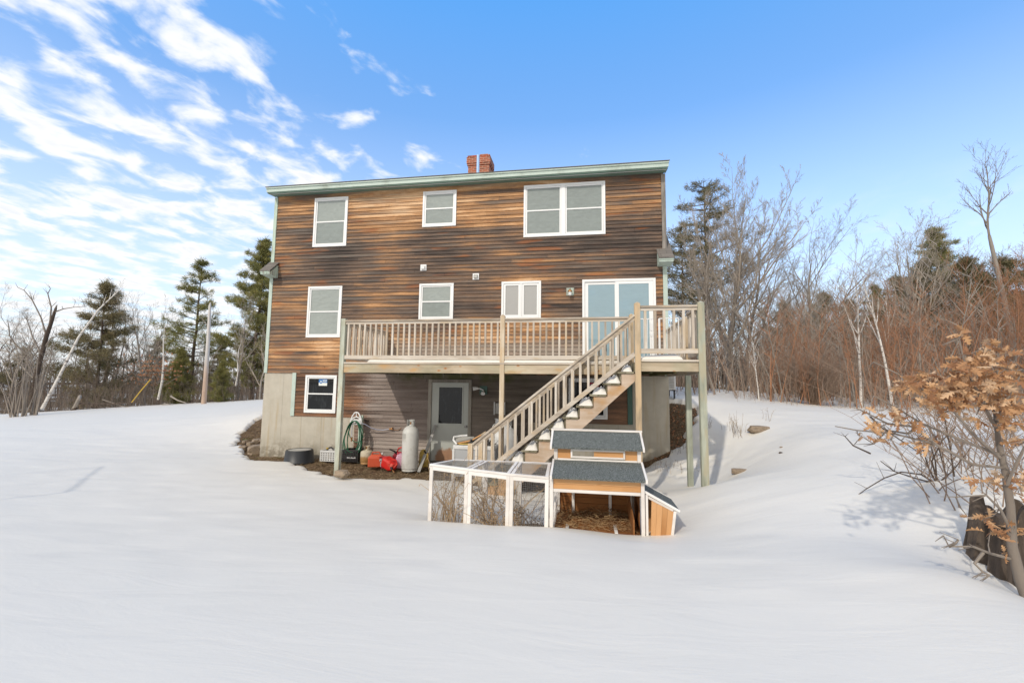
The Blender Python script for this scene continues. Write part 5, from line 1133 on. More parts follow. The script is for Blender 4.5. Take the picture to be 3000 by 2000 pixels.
bb = MB(); q = [atD(u, v, 28) for u, v in ((124, 1196), (170, 1110), (230, 988), (290, 905), (330, 868), (348, 852))]; bb.tube(q, [.095, .08, .062, .045, .028, .012], 9); bb.build('trunk', M['birch'], lb_, smooth=True)
bb = MB(); bb.tube([atD(272, 925, 28), atD(274, 915, 28), atD(263, 905, 28)], [.035, .03, .015], 5)
for a_, c_ in (((330, 868), (352, 830)), ((335, 862), (372, 838)), ((320, 878), (328, 845)), ((340, 858), (365, 825)), ((300, 895), (312, 862))): bb.tube([atD(*a_, 28), atD(*c_, 28.2)], [.02, .006], 4)
bb.build('twigs', M['birch'], lb_)
sg = thing('snag', 'tall stripped pale trunk without branches standing at the snow edge left of the house', 'dead tree', tuple(atD(597, 1183, 27)))
bb = MB(); bb.tube([atD(597, 1185, 27), atD(603, 1100, 27), atD(610, 1000, 27), atD(615, 895, 27), atD(617, 885, 27)], [.14, .12, .10, .07, .02], 12); bb.build('trunk', M['snag'], sg, smooth=True)
bb = MB()
for a_, c_ in (((608, 1040), (575, 990)), ((610, 1000), (640, 955)), ((606, 1070), (650, 1010)), ((612, 960), (590, 930))): bb.tube([atD(*a_, 27), atD(*c_, 27.3)], [.03, .008], 4)
bb.build('twigs', M['bark_pale'], sg)
for i, (ub, vb, ut, vt, dep, lbl) in enumerate(((463, 1170, 488, 955, 29, 'thin white birch left of the young round pine'), (686, 1130, 712, 990, 31, 'thin white birch just left of the house corner, leaning right'), (696, 1128, 708, 1000, 33, 'thinner white birch stem close behind the leaning one by the house corner'))):
    t_ = thing('birch', lbl, 'birch', tuple(atD(ub, vb, dep)))
    bb = MB(); P_ = [atD(ub+(ut-ub)*f+6*math.sin(f*5+i), vb+(vt-vb)*f, dep) for f in (0, .25, .5, .75, 1)]; bb.tube(P_, [.07, .06, .045, .03, .01], 7); bb.build('trunk', M['birch'], t_, smooth=True)
    bb = MB()
    for f in (.5, .65, .8, .9):
        c_ = atD(ub+(ut-ub)*f, vb+(vt-vb)*f, dep); bb.tube([c_, c_+np.array([rng.uniform(-.6, .6), 0, .6])], [.015, .005], 4)
    bb.build('twigs', M['twig_red'], t_)
bb = MB(); bb.tube([atD(386, 1178, 27.5), atD(412, 1145, 27.5), atD(440, 1112, 27.5)], .028, 7); tag(bb.build('fallen_stick', M['yellow_guard'], None, smooth=True), 'bright yellow leaning stick in the brush at the left snow edge', 'stick')
lg = [((225, 1192), (205, 1208), (195, 1213), .10, 'bark_dark', 'short dark log stub poking from snow below the leaning birch'), ((216, 1200), (235, 1160), (232, 1170), .12, 'bark_pale', 'pale splintered stump sticking up at the snow edge'),
      ((300, 1170), (360, 1190), (425, 1198), .035, 'bark', 'long thin grey branch fallen across the snow edge'), ((260, 1180), (300, 1192), (330, 1205), .03, 'bark_dark', 'thin dark fallen branch nearest the open snow'),
      ((500, 1160), (520, 1172), (545, 1180), .05, 'bark_pale', 'pale fallen branch below the young round pine'), ((482, 1188), (496, 1190), (508, 1190), .17, 'bark_pale', 'short thick pale log lying in the snow'),
      ((225, 1182), (330, 1183), (400, 1178), .05, 'bark_dark', 'dark fallen pole lying level along the snow edge')]
for a_, m_, c_, r_, mt_, lbl in lg:
    bb = MB(); bb.tube([atD(*a_, 28.2), atD(*m_, 28.0), atD(*c_, 27.6)], [r_, r_*.8, r_*.6], 7); tag(bb.build('fallen_branch', M[mt_], None, smooth=True), lbl, 'branch', 'fallen wood at the left snow edge')
# clump of stems at the left edge
st_ = thing('shrub', 'clump of bare upright stems growing from the snow at the left edge', 'shrub', tuple(atD(85, 1212, 24)))
bb = MB(); P0 = np.array(onray(85, 24)); zz = gz(*P0)-.1
for i in range(26):
    a_ = rng.uniform(0, 2*PI); r_ = rng.uniform(.05, .7); h_ = rng.uniform(1.5, 4.5); x_, y_ = P0[0]+math.cos(a_)*r_, P0[1]+math.sin(a_)*r_; lx = rng.gauss(0, .5)+(x_-P0[0])*.9
    bb.tube([(x_, y_, zz), (x_+lx*.4, y_, zz+h_*.5), (x_+lx+rng.gauss(0, .1), y_, zz+h_)], [.035, .02, .006], 5, cap=False)
    for k in range(4):
        f = rng.uniform(.3, .9); c_ = Vector((x_+lx*f, y_, zz+h_*f)); bb.tube([c_, c_+Vector((rng.uniform(-.5, .5), rng.uniform(-.3, .3), rng.uniform(.2, .6)))], [.009, .004], 3, cap=False)
bb.build('stems', M['bark'], st_)
# --- brush as stuff
def brush(name, label, n, place, mat, hr, twigs=5, r=.012, seed=0, lean=.18, mat2=None):
    R = np.random.RandomState(seed); P0 = []; P1 = []; R0 = []; R1 = []
    xy = np.array([place(R) for _ in range(n)]); zz = height(xy[:, 0], xy[:, 1])-.08
    for i in range(n):
        h = R.uniform(*hr)*(1 if R.rand() > .15 else 1.3); p = np.array([xy[i, 0], xy[i, 1], zz[i]]); d = np.array([R.normal()*lean, R.normal()*lean, 1.0]); k = 4; rr = r*h/2.5*R.uniform(.6, 1.3)
        for s in range(k):
            q = p+d*(h/k); d = d+np.array([R.normal()*.09, R.normal()*.09, 0]); P0.append(p); P1.append(q); R0.append(rr*(1-s/k)+.002); R1.append(rr*(1-(s+1)/k)+.002)
            if s > 0:
                for t in range(twigs):
                    a = R.uniform(0, 2*PI); L = h*R.uniform(.08, .26); f = R.rand(); c = p+(q-p)*f; e = c+np.array([math.cos(a)*L*.6, math.sin(a)*L*.6, L*R.uniform(.3, 1)]); P0.append(c); P1.append(e); R0.append(rr*.4+.001); R1.append(.002)
            p = q
    return tag(link(name, segmesh(name, P0, P1, R0, R1, 3, mat)), label, 'brush', kind='stuff')
def ring(u0, u1, d0, d1, pw=1.0):
    def f(R):
        while True:
            u = R.uniform(u0, u1); dep = d0+(d1-d0)*R.rand()**pw; x, y = onray(u, dep)
            if not (-1.5 < x < 12.3 and -4 < y < 9): return x, y
    return f
brush('brush', 'brown leafless brush along the left edge of the snow field', 1300, ring(-250, 790, 29, 52), M['twig_brown'], (.9, 2.7), 5, .016, 1)
brush('brush', 'pale dry weeds in front of the left woods', 500, ring(-250, 790, 27.5, 34), M['bark'], (.4, 1.6), 3, .009, 2)
brush('brush', 'reddish low brush among the left woods', 350, ring(-250, 780, 30, 45), M['twig_red'], (.8, 2.2), 6, .012, 3)
brush('brush', 'dense red brown brush beyond the right snow bank', 820, ring(1975, 3350, 15.5, 30), M['twig_red'], (1.0, 3.4), 5, .019, 4)
brush('brush', 'orange stemmed thicket at the foot of the right woods', 330, ring(2250, 3350, 13.5, 22), M['twig_orange'], (1.2, 3.8), 5, .015, 5)
brush('brush', 'grey brown undergrowth deep in the right woods', 1100, ring(1975, 3350, 24, 48), M['twig_brown'], (1.6, 4.4), 5, .024, 6)
brush('brush', 'pale tan stems standing among the red brush of the right woods', 420, ring(2050, 3350, 14.5, 26), M['bark_pale'], (1.5, 4.6), 4, .017, 17)
brush('brush', 'short grass stalks along the crest of the right snow bank', 420, ring(2150, 3250, 12.5, 17), M['twig_red'], (.3, 1.3), 4, .006, 7)
# far wood: dense low band all round the horizon
R_ = np.random.RandomState(9)
def farw(R):
    a = R.uniform(-75, 60)*PI/180; d = R.uniform(55, 130); return CAMC[0]+math.sin(a)*d, CAMC[1]+math.cos(a)*d
brush('far_woods', 'distant brown bare woods at the horizon', 1900, farw, M['twig_brown'], (3.0, 6.5), 6, .05, 8, lean=.06)
# --- right side of the photo
R1_ = [(P5, 14, 2075, 26, 505, 'evergreen_tree', 'tall sparse dark pine behind the big grey bare tree right of the house', 'evergreen tree', .4),
 (P5, 14, 2010, 30, 640, 'evergreen_tree', 'sparse dark pine just beside the right roof edge', 'evergreen tree', 2.0),
 (A0, 9, 2135, 20, 455, 'bare_tree', 'largest grey bare tree with wide fan crown right of the house', 'bare tree', .2),
 (A5, 9, 2070, 19, 560, 'bare_tree', 'pale bare tree close to the right corner of the deck', 'bare tree', 1.2),
 (A1, 9, 2175, 23, 600, 'bare_tree', 'dark trunked bare tree behind the largest grey bare tree', 'bare tree', 3.1),
 (A2, 9, 2230, 22, 720, 'bare_tree', 'shorter bare tree between the largest bare tree and the next crown', 'bare tree', 2.4),
 (A5, 9, 2380, 22, 612, 'bare_tree', 'pale bare tree with narrow pointed crown midway along the right woods', 'bare tree', .9),
 (A2, 9, 2440, 25, 640, 'bare_tree', 'bare tree behind the pale pointed one midway along the right woods', 'bare tree', 5),
 (A5, 9, 2330, 18, 790, 'bare_tree', 'low pale bare tree with crossing limbs at the crest of the snow bank', 'bare tree', 2.7),
 (A1, 9, 2690, 24, 592, 'bare_tree', 'bushy bare tree with fine crown left of the tall leaning tree', 'bare tree', 1.9),
 (A3, 9, 2600, 27, 660, 'bare_tree', 'spreading bare tree behind the white birches', 'bare tree', 3.6),
 (A4, 9, 2960, 26, 700, 'bare_tree', 'thin bare tree at the far right edge', 'bare tree', 1.1),
 (P3, 9, 2300, 34, 880, 'evergreen_tree', 'dark evergreen mass behind the low pale bare tree', 'evergreen tree', .1),
 (P3, 9, 2420, 32, 850, 'evergreen_tree', 'dark round evergreen left of the white birches', 'evergreen tree', 1.1),
 (P3, 9, 2500, 36, 870, 'evergreen_tree', 'dark evergreen directly behind the forked white birch', 'evergreen tree', 2.2),
 (P2, 14, 2590, 32, 830, 'evergreen_tree', 'orange tinged evergreen right of the white birches', 'evergreen tree', 3.3),
 (P2, 14, 2780, 30, 655, 'evergreen_tree', 'tallest dark evergreen between bushy bare tree and tall leaning tree', 'evergreen tree', 4.1),
 (P3, 9, 2860, 25, 740, 'evergreen_tree', 'dark evergreen behind the tall leaning tree', 'evergreen tree', 5.2),
 (P3, 9, 2640, 29, 800, 'evergreen_tree', 'dark evergreen beneath the bushy bare tree crown', 'evergreen tree', 6.1),
 (P3, 9, 2960, 24, 740, 'evergreen_tree', 'dark evergreen at the far right edge of the photo', 'evergreen tree', .7),
 (P3, 9, 2740, 26, 745, 'evergreen_tree', 'olive evergreen in front of the tallest dark evergreen on the right', 'evergreen tree', 2.9),
 (P3, 9, 2910, 22, 800, 'evergreen_tree', 'lower evergreen in the gap beside the tall leaning tree', 'evergreen tree', 1.9),
 (P3, 9, 3080, 24, 720, 'evergreen_tree', 'dark evergreen cut by the right edge of the photo', 'evergreen tree', 2.7)]
for pr, H, u, dep, vt, nm, lbl, cat, rz in R1_: tree(pr, H, nm, lbl, cat, u, dep, vt, rz=rz)
bgl = 'one of many grey bare trees deep in the right woods'
for i in range(26):
    u = 2000+i*46+rng.uniform(-15, 15); tree(rng.choice((A2, A4, A3)), 9, 'bare_tree', bgl, 'bare tree', u, rng.uniform(30, 46), rng.uniform(770, 900), rz=rng.uniform(0, 6), group='background bare trees in the right woods')
for i in range(14):
    u = -150+i*70+rng.uniform(-20, 20); tree(rng.choice((A2, A4, A3)), 9, 'bare_tree', 'one of many small grey bare trees deep in the left woods', 'bare tree', u, rng.uniform(46, 60), rng.uniform(930, 1020), rz=rng.uniform(0, 6), group='background bare trees in the left woods')
# tall leaning tree
lt = thing('bare_tree', 'tall bare tree with a long leaning trunk at the right, rising above the evergreens', 'bare tree', tuple(atD(2985, 1130, 20)))
Sg = grow(51, L=3.4, r=.055, levels=3, nseg=(9, 7, 5, 4), nchild=(12, 6, 4, 0), ang=(38, 36, 36, 34), ratio=(.62, .5, .5), up=.09, start=.05, wob=.07)
top = Vector(atD(2898, 690, 20)); Sg = [(Vector(a)+top, Vector(b_)+top, r0, r1, l) for a, b_, r0, r1, l in Sg]
cr = segmesh('crown', [s[0] for s in Sg], [s[1] for s in Sg], [s[2] for s in Sg], [s[3] for s in Sg], 4, M['bark'])
o = link('crown', cr, lt); o.matrix_parent_inverse = Matrix.Translation(-lt.location)
bb = MB(); bb.tube([atD(2990, 1180, 20), atD(2972, 1020, 20), atD(2935, 850, 20), atD(2905, 720, 20), atD(2898, 690, 20)], [.115, .105, .09, .07, .055], 9); bb.build('trunk', M['bark_pale'], lt, smooth=True)
# birches
for pr, u, dep, vt, tl_, lbl in ((B1, 2518, 14.4, 770, (0, .0), 'forked white birch standing straight in the right thicket'), (B2, 2612, 13.8, 740, (0, -.16), 'slim white birch leaning left in the right thicket'), (B2, 2590, 20, 800, (0, .05), 'thin white birch just behind the leaning slim birch'), (B1, 2222, 14.4, 960, (0, -.08), 'short white birch stem near the deck post')):
    tree(pr, 7, 'birch', lbl, 'birch', u, dep, vt, tilt=tl_, rz=0)
# saplings
for i in range(80):
    u = rng.uniform(2120, 3200); dep = rng.uniform(13.5, 21); vt = 1010-(u-2120)*.36+rng.uniform(-50, 160)
    pr, lbl, gp = rng.choice(((S1, 'orange stemmed leafless sapling in the right thicket', 'orange saplings in the right thicket'), (S1, 'orange stemmed leafless sapling in the right thicket', 'orange saplings in the right thicket'), (S2, 'red brown leafless sapling in the right thicket', 'red brown saplings in the right thicket')))
    tree(pr, 4.8, 'sapling', lbl, 'sapling', u, dep, vt, rz=rng.uniform(0, 6), group=gp, tilt=(rng.gauss(0, .08), rng.gauss(0, .08)))
for i in range(26):
    u = rng.uniform(-100, 770); dep = rng.uniform(27.5, 34); tree(S3, 4.2, 'sapling', 'brown leafless sapling at the edge of the left woods', 'sapling', u, dep, rng.uniform(985, 1100), rz=rng.uniform(0, 6), group='brown saplings along the left woods')
# leafy beech scraps
def leaves(name, centers, size, mat, seed=1):
    R = np.random.RandomState(seed); V = []; F = []; C = np.asarray(centers)
    for c in C:
        a = R.normal(size=3); a /= np.linalg.norm(a); b_ = np.cross(a, R.normal(size=3)); b_ /= np.linalg.norm(b_); s = size*R.uniform(.6, 1.3); k = len(V)
        V += [c-a*s, c+b_*s*.45, c+a*s, c-b_*s*.45]; F.append((k, k+1, k+2, k+3))
    return rawmesh(name, np.array(V), np.array(F), mat, R.rand(len(F)))
for (u0, v0, dep, n, sp, lbl) in ((455, 1085, 30, 420, (2.0, 1.0, 1.0), 'small beech with clinging orange leaves left of the young round pine'), (2385, 1120, 14.5, 60, (.25, .25, .3), 'low twig with clinging tan leaves at the crest of the snow bank')):
    c0 = atD(u0, v0, dep); x_, y_ = c0[0], c0[1]; tt_ = thing('beech_sapling', lbl, 'sapling', (x_, y_, gz(x_, y_)-.1)); R = np.random.RandomState(int(u0)); C = c0+R.normal(size=(n, 3))*np.array(sp)*.5; C[:, 2] = c0[2]+np.round((C[:, 2]-c0[2])/.3)*.3+R.normal(size=n)*.05
    o = link('leaves', leaves('leaves', C, .09 if dep > 20 else .05, M['deadleaf']), tt_); o.matrix_parent_inverse = Matrix.Translation(-tt_.location)
    z0 = gz(x_, y_)-.1; P0 = [(x_, y_, z0)]+[(x_, y_, z0+(c0[2]-z0)*f) for f in R.uniform(.3, 1, 14)]; P1 = [(x_, y_, c0[2]+sp[2]*.6)]+[tuple(C[R.randint(n)]) for _ in range(14)]
    o = link('stem', segmesh('stem', P0, P1, [.03*dep/30]+[.012*dep/30]*14, [.01]*15, 4, M['bark']), tt_); o.matrix_parent_inverse = Matrix.Translation(-tt_.location)
# --- foreground oak sapling at the right edge
oak = thing('oak_sapling', 'young oak with clinging tan brown leaves at the right edge, close to the camera', 'oak tree', tuple(atD(3010, 1790, 3.7)))
PO = atD
def OT(b, pts, rs, n=8): b.tube([PO(u, v, d) for u, v, d in pts], rs, n)
bb = MB(); OT(bb, [(3030, 1800, 3.65), (2990, 1700, 3.7), (2965, 1600, 3.75), (2960, 1480, 3.8), (2945, 1380, 3.85), (2925, 1290, 3.9), (2915, 1200, 3.95), (2925, 1110, 4.0), (2950, 1040, 4.0)], [.046, .040, .034, .029, .025, .020, .015, .011, .006], 10)
bb.build('trunk', M['bark'], oak, smooth=True)
bb = MB()
BR = [[(2940, 1370, 3.85), (2850, 1360, 3.85), (2740, 1300, 3.9), (2620, 1270, 4.0), (2510, 1260, 4.1), (2446, 1248, 4.2)], [(2930, 1340, 3.85), (2860, 1280, 3.85), (2790, 1200, 3.9), (2720, 1150, 4.0), (2640, 1100, 4.1), (2560, 1060, 4.2)],
      [(2915, 1250, 3.9), (2880, 1180, 3.85), (2840, 1100, 3.8), (2820, 1040, 3.8), (2810, 990, 3.8)], [(2925, 1330, 3.88), (2820, 1290, 3.9), (2700, 1240, 4.0), (2620, 1190, 4.0), (2560, 1160, 4.1)],
      [(2950, 1420, 3.8), (2980, 1350, 3.7), (3010, 1290, 3.6)], [(2965, 1560, 3.75), (2930, 1490, 3.7), (2890, 1450, 3.7), (2800, 1455, 3.75)], [(2975, 1640, 3.75), (2900, 1620, 3.7), (2850, 1600, 3.65), (2780, 1600, 3.7), (2764, 1568, 3.7)], [(2880, 1618, 3.68), (2855, 1650, 3.66), (2880, 1675, 3.62), (2900, 1684, 3.6)],
      [(2780, 1600, 3.7), (2800, 1590, 3.7), (2808, 1580, 3.7)], [(2920, 1230, 3.9), (2960, 1150, 3.8), (3000, 1080, 3.75)], [(2700, 1240, 4.0), (2660, 1270, 4.0), (2600, 1260, 4.05), (2560, 1300, 4.1)], [(2740, 1300, 3.9), (2680, 1250, 3.95), (2600, 1240, 4.0), (2520, 1200, 4.1)]]
for pb in BR: n = len(pb); OT(bb, pb, [.0105*(1-i/n)+.0025 for i in range(n)], 6)
orr = random.Random(77)
for pb in BR:
    for k in range(5):
        i = orr.randrange(1, len(pb)); u, v, d = pb[i]; OT(bb, [(u, v, d), (u-orr.uniform(10, 60), v+orr.uniform(-40, 25), d+orr.uniform(-.1, .1))], [.005, .002], 4)
OAKB = bb
def oakleaf(b, c, size, R):
    half = [(0, 0), (.03, .12), (.20, .24), (.06, .30), (.33, .50), (.08, .52), (.30, .78), (.09, .72), (.13, .94), (0, 1.0)]
    a = Vector((R.gauss(0, 1), R.gauss(0, 1), R.gauss(-.35, .6))).normalized(); s = a.cross(Vector((R.gauss(0, 1), R.gauss(0, 1), R.gauss(0, 1)))).normalized(); nn = a.cross(s); cu = R.uniform(-.5, .5); r = R.random()
    fold = R.uniform(.1, .8)
    for sg in (-1, 1):
        vs = [Vector(c)+a*(t*size)+s*(sg*w*size)+nn*(size*(cu*(t*t)+abs(w)*fold)) for w, t in half]; mid = [Vector(c)+a*(t*size)+nn*(size*cu*t*t) for t in (0, .25, .5, .75, 1)]
        V = vs+mid; m0 = len(vs)
        F = [(0, 1, 2, m0+1), (m0+1, 2, 3), (m0+1, 3, 4, m0+2), (m0+2, 4, 5), (m0+2, 5, 6, m0+3), (m0+3, 6, 7), (m0+3, 7, 8, 9)]
        b.add([tuple(q) for q in V], F, r)
bb = MB(); CL = [(2870, 1060, 34, 60, 28), (2950, 1080, 40, 50, 36), (2830, 1090, 30, 36, 22), (2900, 1140, 40, 34, 30), (2965, 1190, 40, 40, 30), (2920, 1180, 36, 24, 14), (2790, 1140, 34, 30, 26), (2740, 1160, 34, 26, 22), (2690, 1120, 26, 20, 16), (2720, 1110, 40, 20, 14), (2650, 1125, 24, 14, 10), (2960, 1240, 30, 20, 12),
   (2840, 1130, 40, 26, 16), (2780, 1180, 40, 26, 14), (2640, 1235, 26, 14, 8), (2600, 1290, 18, 20, 7), (2560, 1245, 20, 12, 5), (2700, 1300, 30, 16, 7), (2730, 1290, 16, 16, 6), (2680, 1230, 30, 20, 6), (2620, 1205, 30, 12, 5), (2900, 1410, 30, 18, 10), (2950, 1400, 24, 24, 12), (2990, 1430, 20, 50, 10), (2880, 1520, 26, 20, 7), (2960, 1550, 24, 20, 8), (2900, 1560, 20, 14, 4), (2833, 1510, 8, 8, 1), (2980, 1300, 24, 24, 8), (2520, 1275, 14, 8, 2), (2550, 1210, 24, 14, 3), (2940, 1620, 24, 10, 3), (2860, 1215, 30, 16, 5), (2900, 1010, 12, 16, 3), (2820, 975, 10, 8, 3)]
for (u, v, su, sv, n) in CL:
    pu_, pv_, pd_ = min((p for q in BR for p in q), key=lambda p: (p[0]-u)**2+(p[1]-v)**2)
    OT(OAKB, [(pu_, pv_, pd_), ((pu_+u)/2+orr.uniform(-8, 8), (pv_+v)/2+6, (pd_+3.85)/2), (u, v, 3.85)], [.006, .0045, .003], 5)
    for k in range(max(2, n//4)): OT(OAKB, [(u+orr.gauss(0, 4), v+orr.gauss(0, 4), 3.85), (u+orr.gauss(0, su*.8), v+orr.gauss(0, sv*.8), 3.85+orr.gauss(0, .12))], [.003, .0015], 4)
    for k in range(int(n*(2.0 if v < 1200 else 1.3))+1): oakleaf(bb, PO(u+orr.gauss(0, su*.62), v+orr.gauss(0, sv*.55), 3.85+orr.gauss(0, .14)), orr.uniform(.06, .12), orr)
bb.build('leaves', M['oakleaf'], oak)
OAKB.build('branches', M['bark'], oak, smooth=True)
# stump behind
sp0 = atD(2985, 1700, 4.15); stz = sp0[2]
stt = thing('tree_stump', 'rotten dark hollow stump behind the young oak trunk', 'stump', tuple(sp0))
bb = MB(); n = 64; vs = []; fs = []; prof = [(.42, -.35), (.36, 0), (.31, .18), (.275, .40), (.25, .60), (.19, .61), (.15, .35), (.0, .2)]
for j, (r_, z_) in enumerate(prof):
    for k in range(n):
        a_ = 2*PI*k/n; rr = r_*(1+.12*math.sin(a_*5+1)+.09*math.sin(a_*11+j*.3)+.06*math.sin(a_*19)); hh = z_+(.06*math.sin(a_*3)+.05*math.sin(a_*7+2))*(j in (4, 5)); vs.append((sp0[0]+rr*math.cos(a_), sp0[1]+rr*math.sin(a_), sp0[2]+hh+.02))
for j in range(len(prof)-1):
    for k in range(n): k2 = (k+1) % n; fs.append((j*n+k, j*n+k2, (j+1)*n+k2, (j+1)*n+k))
bb.add(vs, fs); bb.build('wood', M['rotten'], stt, smooth=False)
# twig bush in the snow, mid right
tb_ = thing('shrub', 'low bare twiggy shrub with arching stem on the right snow slope', 'shrub', tuple(atD(2740, 1415, 5.6)))
bb = MB()
for pts in ([(2745, 1418), (2700, 1390), (2640, 1382), (2590, 1400), (2540, 1430), (2495, 1462)], [(2745, 1418), (2720, 1370), (2705, 1320), (2690, 1280)], [(2745, 1418), (2740, 1350), (2725, 1300)], [(2772, 1395), (2760, 1350), (2745, 1290)], [(2795, 1395), (2785, 1320), (2770, 1240), (2760, 1180)], [(2740, 1416), (2680, 1400), (2620, 1380), (2580, 1350)], [(2745, 1418), (2790, 1380), (2830, 1330)], [(2745, 1410), (2730, 1350), (2760, 1290), (2800, 1250)], [(2550, 1328), (2500, 1305), (2476, 1278)], [(2550, 1220), (2580, 1250), (2640, 1290), (2700, 1330)]):
    bb.tube([atD(u, v, 5.6) for u, v in pts], [.008*(1-i/len(pts))+.003 for i in range(len(pts))], 5)
    for k in range(5):
        i = orr.randrange(1, len(pts)); u, v = pts[i]; bb.tube([atD(u, v, 5.6), atD(u+orr.uniform(-40, 40), v-orr.uniform(5, 50), 5.6)], [.004, .002], 3)
bb.build('stems', M['bark_dark'], tb_)
# arching thin brush around it
Rr = np.random.RandomState(44); P0 = []; P1 = []; Ra = []; Rb = []
for i in range(1150):
    u = Rr.uniform(2480, 3150); dep = Rr.uniform(5.6, 13.5)
    if i > 1000: u = Rr.uniform(2680, 3120); dep = Rr.uniform(5.0, 7.6); x_, y_ = onray(u, dep)
    if i <= 1000 and dep < 11.8-(u-2480)*.0135: continue
    z_ = gz(x_, y_)-.05; p = np.array([x_, y_, z_]); h = Rr.uniform(.4, 1.5)*(1+.08*(dep-6)); d = np.array([Rr.normal()*.4-.1, Rr.normal()*.3, 1.0])
    for s in range(5):
        q = p+d*(h/5); d = d+np.array([Rr.normal()*.15, Rr.normal()*.15, -.08]); P0.append(p); P1.append(q); Ra.append(.007*(1-s/5)+.0015); Rb.append(.007*(1-(s+1)/5)+.0015)
        if s:
            for t in range(2): a = Rr.uniform(0, 6.28); L = h*Rr.uniform(.1, .3); P0.append(q); P1.append(q+np.array([math.cos(a)*L, math.sin(a)*L, L*.7])); Ra.append(.003); Rb.append(.0012)
        p = q
tag(link('brush', segmesh('brush', P0, P1, Ra, Rb, 3, M['twig_red'])), 'fine red brown stems sticking out of the near right snow slope', 'brush', kind='stuff')
# dry weeds in the run
for (xa, ya, n, h_, lbl) in ((7.05, -4.95, 46, .80, 'dry tan vine tangle in the left bay of the wire run'), (7.68, -4.9, 54, .82, 'dry tan vine tangle in the middle bay of the wire run'), (8.05, -5.0, 10, .5, 'dark dried stalk with a seed head left in the right bay of the wire run'), (8.30, -5.1, 9, .5, 'thin dry stalk near the coop in the right bay of the wire run')):
    R = random.Random(int(xa*100)); z0 = sz(xa, ya)-.03; tt_ = thing('dried_plant', lbl, 'plant', (xa, ya, z0)); bb = MB()
    wdt = .22 if n > 20 else .06
    for i in range(n):
        x_, y_ = xa+R.gauss(0, wdt*.7), ya+R.gauss(0, .12); h = h_*R.uniform(.35, 1.15); p = Vector((x_, y_, z0)); d = Vector((R.gauss(0, .25), R.gauss(0, .15), 1)); pts = [p]
        for s in range(6): p = p+d*(h/6); d = d+Vector((R.gauss(0, .3), R.gauss(0, .2), R.gauss(0, .15))); pts.append(p)
        bb.tube(pts, [.0052*(1-k/7)+.0018 for k in range(7)], 4, cap=False)
        for k in range(5):
            q = pts[R.randrange(1, 7)]; e = q+Vector((R.gauss(0, .07), R.gauss(0, .05), R.gauss(0, .06))); bb.tube([q, (q+e)/2+Vector((0, 0, .01)), e], [.0022, .0018, .001], 3, cap=False)
            if R.random() < .5: bb.add([e, e+Vector((.012, 0, .006)), e+Vector((.004, .01, .018)), e+Vector((-.006, 0, .01))], [(0, 1, 2, 3)])
    if n == 10:
        for k in range(60): a = R.uniform(0, 6.28); zz_ = R.uniform(.1, .32); rr = .05*math.sin((zz_-.05)/.32*PI); c = Vector((xa-.02+rr*math.cos(a), ya+rr*math.sin(a), z0+zz_)); bb.beam(c, c+Vector((math.cos(a)*.03, math.sin(a)*.03, .01)), .012, .008)
    bb.build('stems', M['vine'] if n != 9 else M['twig_brown'], tt_)
# --- bare ground cover: dead grass strands
R = np.random.RandomState(3); C = []
while len(C) < 26000:
    x_ = R.uniform(-2.3, 11.8); y_ = R.uniform(-2.8, 3.2)
    C.append((x_, y_))
C = np.array(C); d = sdf(C[:, 0], C[:, 1], BARE); keep = (d < .06) & ~((C[:, 0] > -.02) & (C[:, 0] < 11.0) & (C[:, 1] > -.05)); C = C[keep]
zg = ground_z(C[:, 0], C[:, 1]); a = R.uniform(0, 2*PI, len(C)); L = R.uniform(.05, .17, len(C)); rise = R.uniform(-.02, .05, len(C))
P0 = np.stack([C[:, 0], C[:, 1], zg+.008], 1); P1 = P0+np.stack([np.cos(a)*L, np.sin(a)*L, rise+.005], 1)
hang = (C[:, 0] < .0) | (C[:, 0] > 11.0)
P1[hang] = P0[hang]+np.stack([R.normal(size=hang.sum())*.05, -R.uniform(.03, .16, hang.sum()), -R.uniform(.0, .10, hang.sum())+.05], 1)
gs = link('dead_grass', segmesh('dead_grass', P0, P1, np.full(len(C), .0042), np.full(len(C), .0016), 3, M['straw'], R.rand(len(C)))); tag(gs, 'matted dead brown grass on the bare strip around the foundation', 'grass', kind='stuff')
# leaf litter at right corner and moss
R = np.random.RandomState(8); n = 700; X_l = R.uniform(10.6, 12.0, n); Y_l = R.uniform(-1.1, 1.2, n); dd = sdf(X_l, Y_l, BARE); kk = dd < .12; X_l, Y_l = X_l[kk], Y_l[kk]; Zl = np.maximum(ground_z(X_l, Y_l), -9)+.015
tag(link('leaf_litter', leaves('leaf_litter', np.stack([X_l, Y_l, Zl], 1), .04, M['deadleaf'], 5)), 'brown dead leaves on the bare bank at the right corner of the house', 'leaves', kind='stuff')
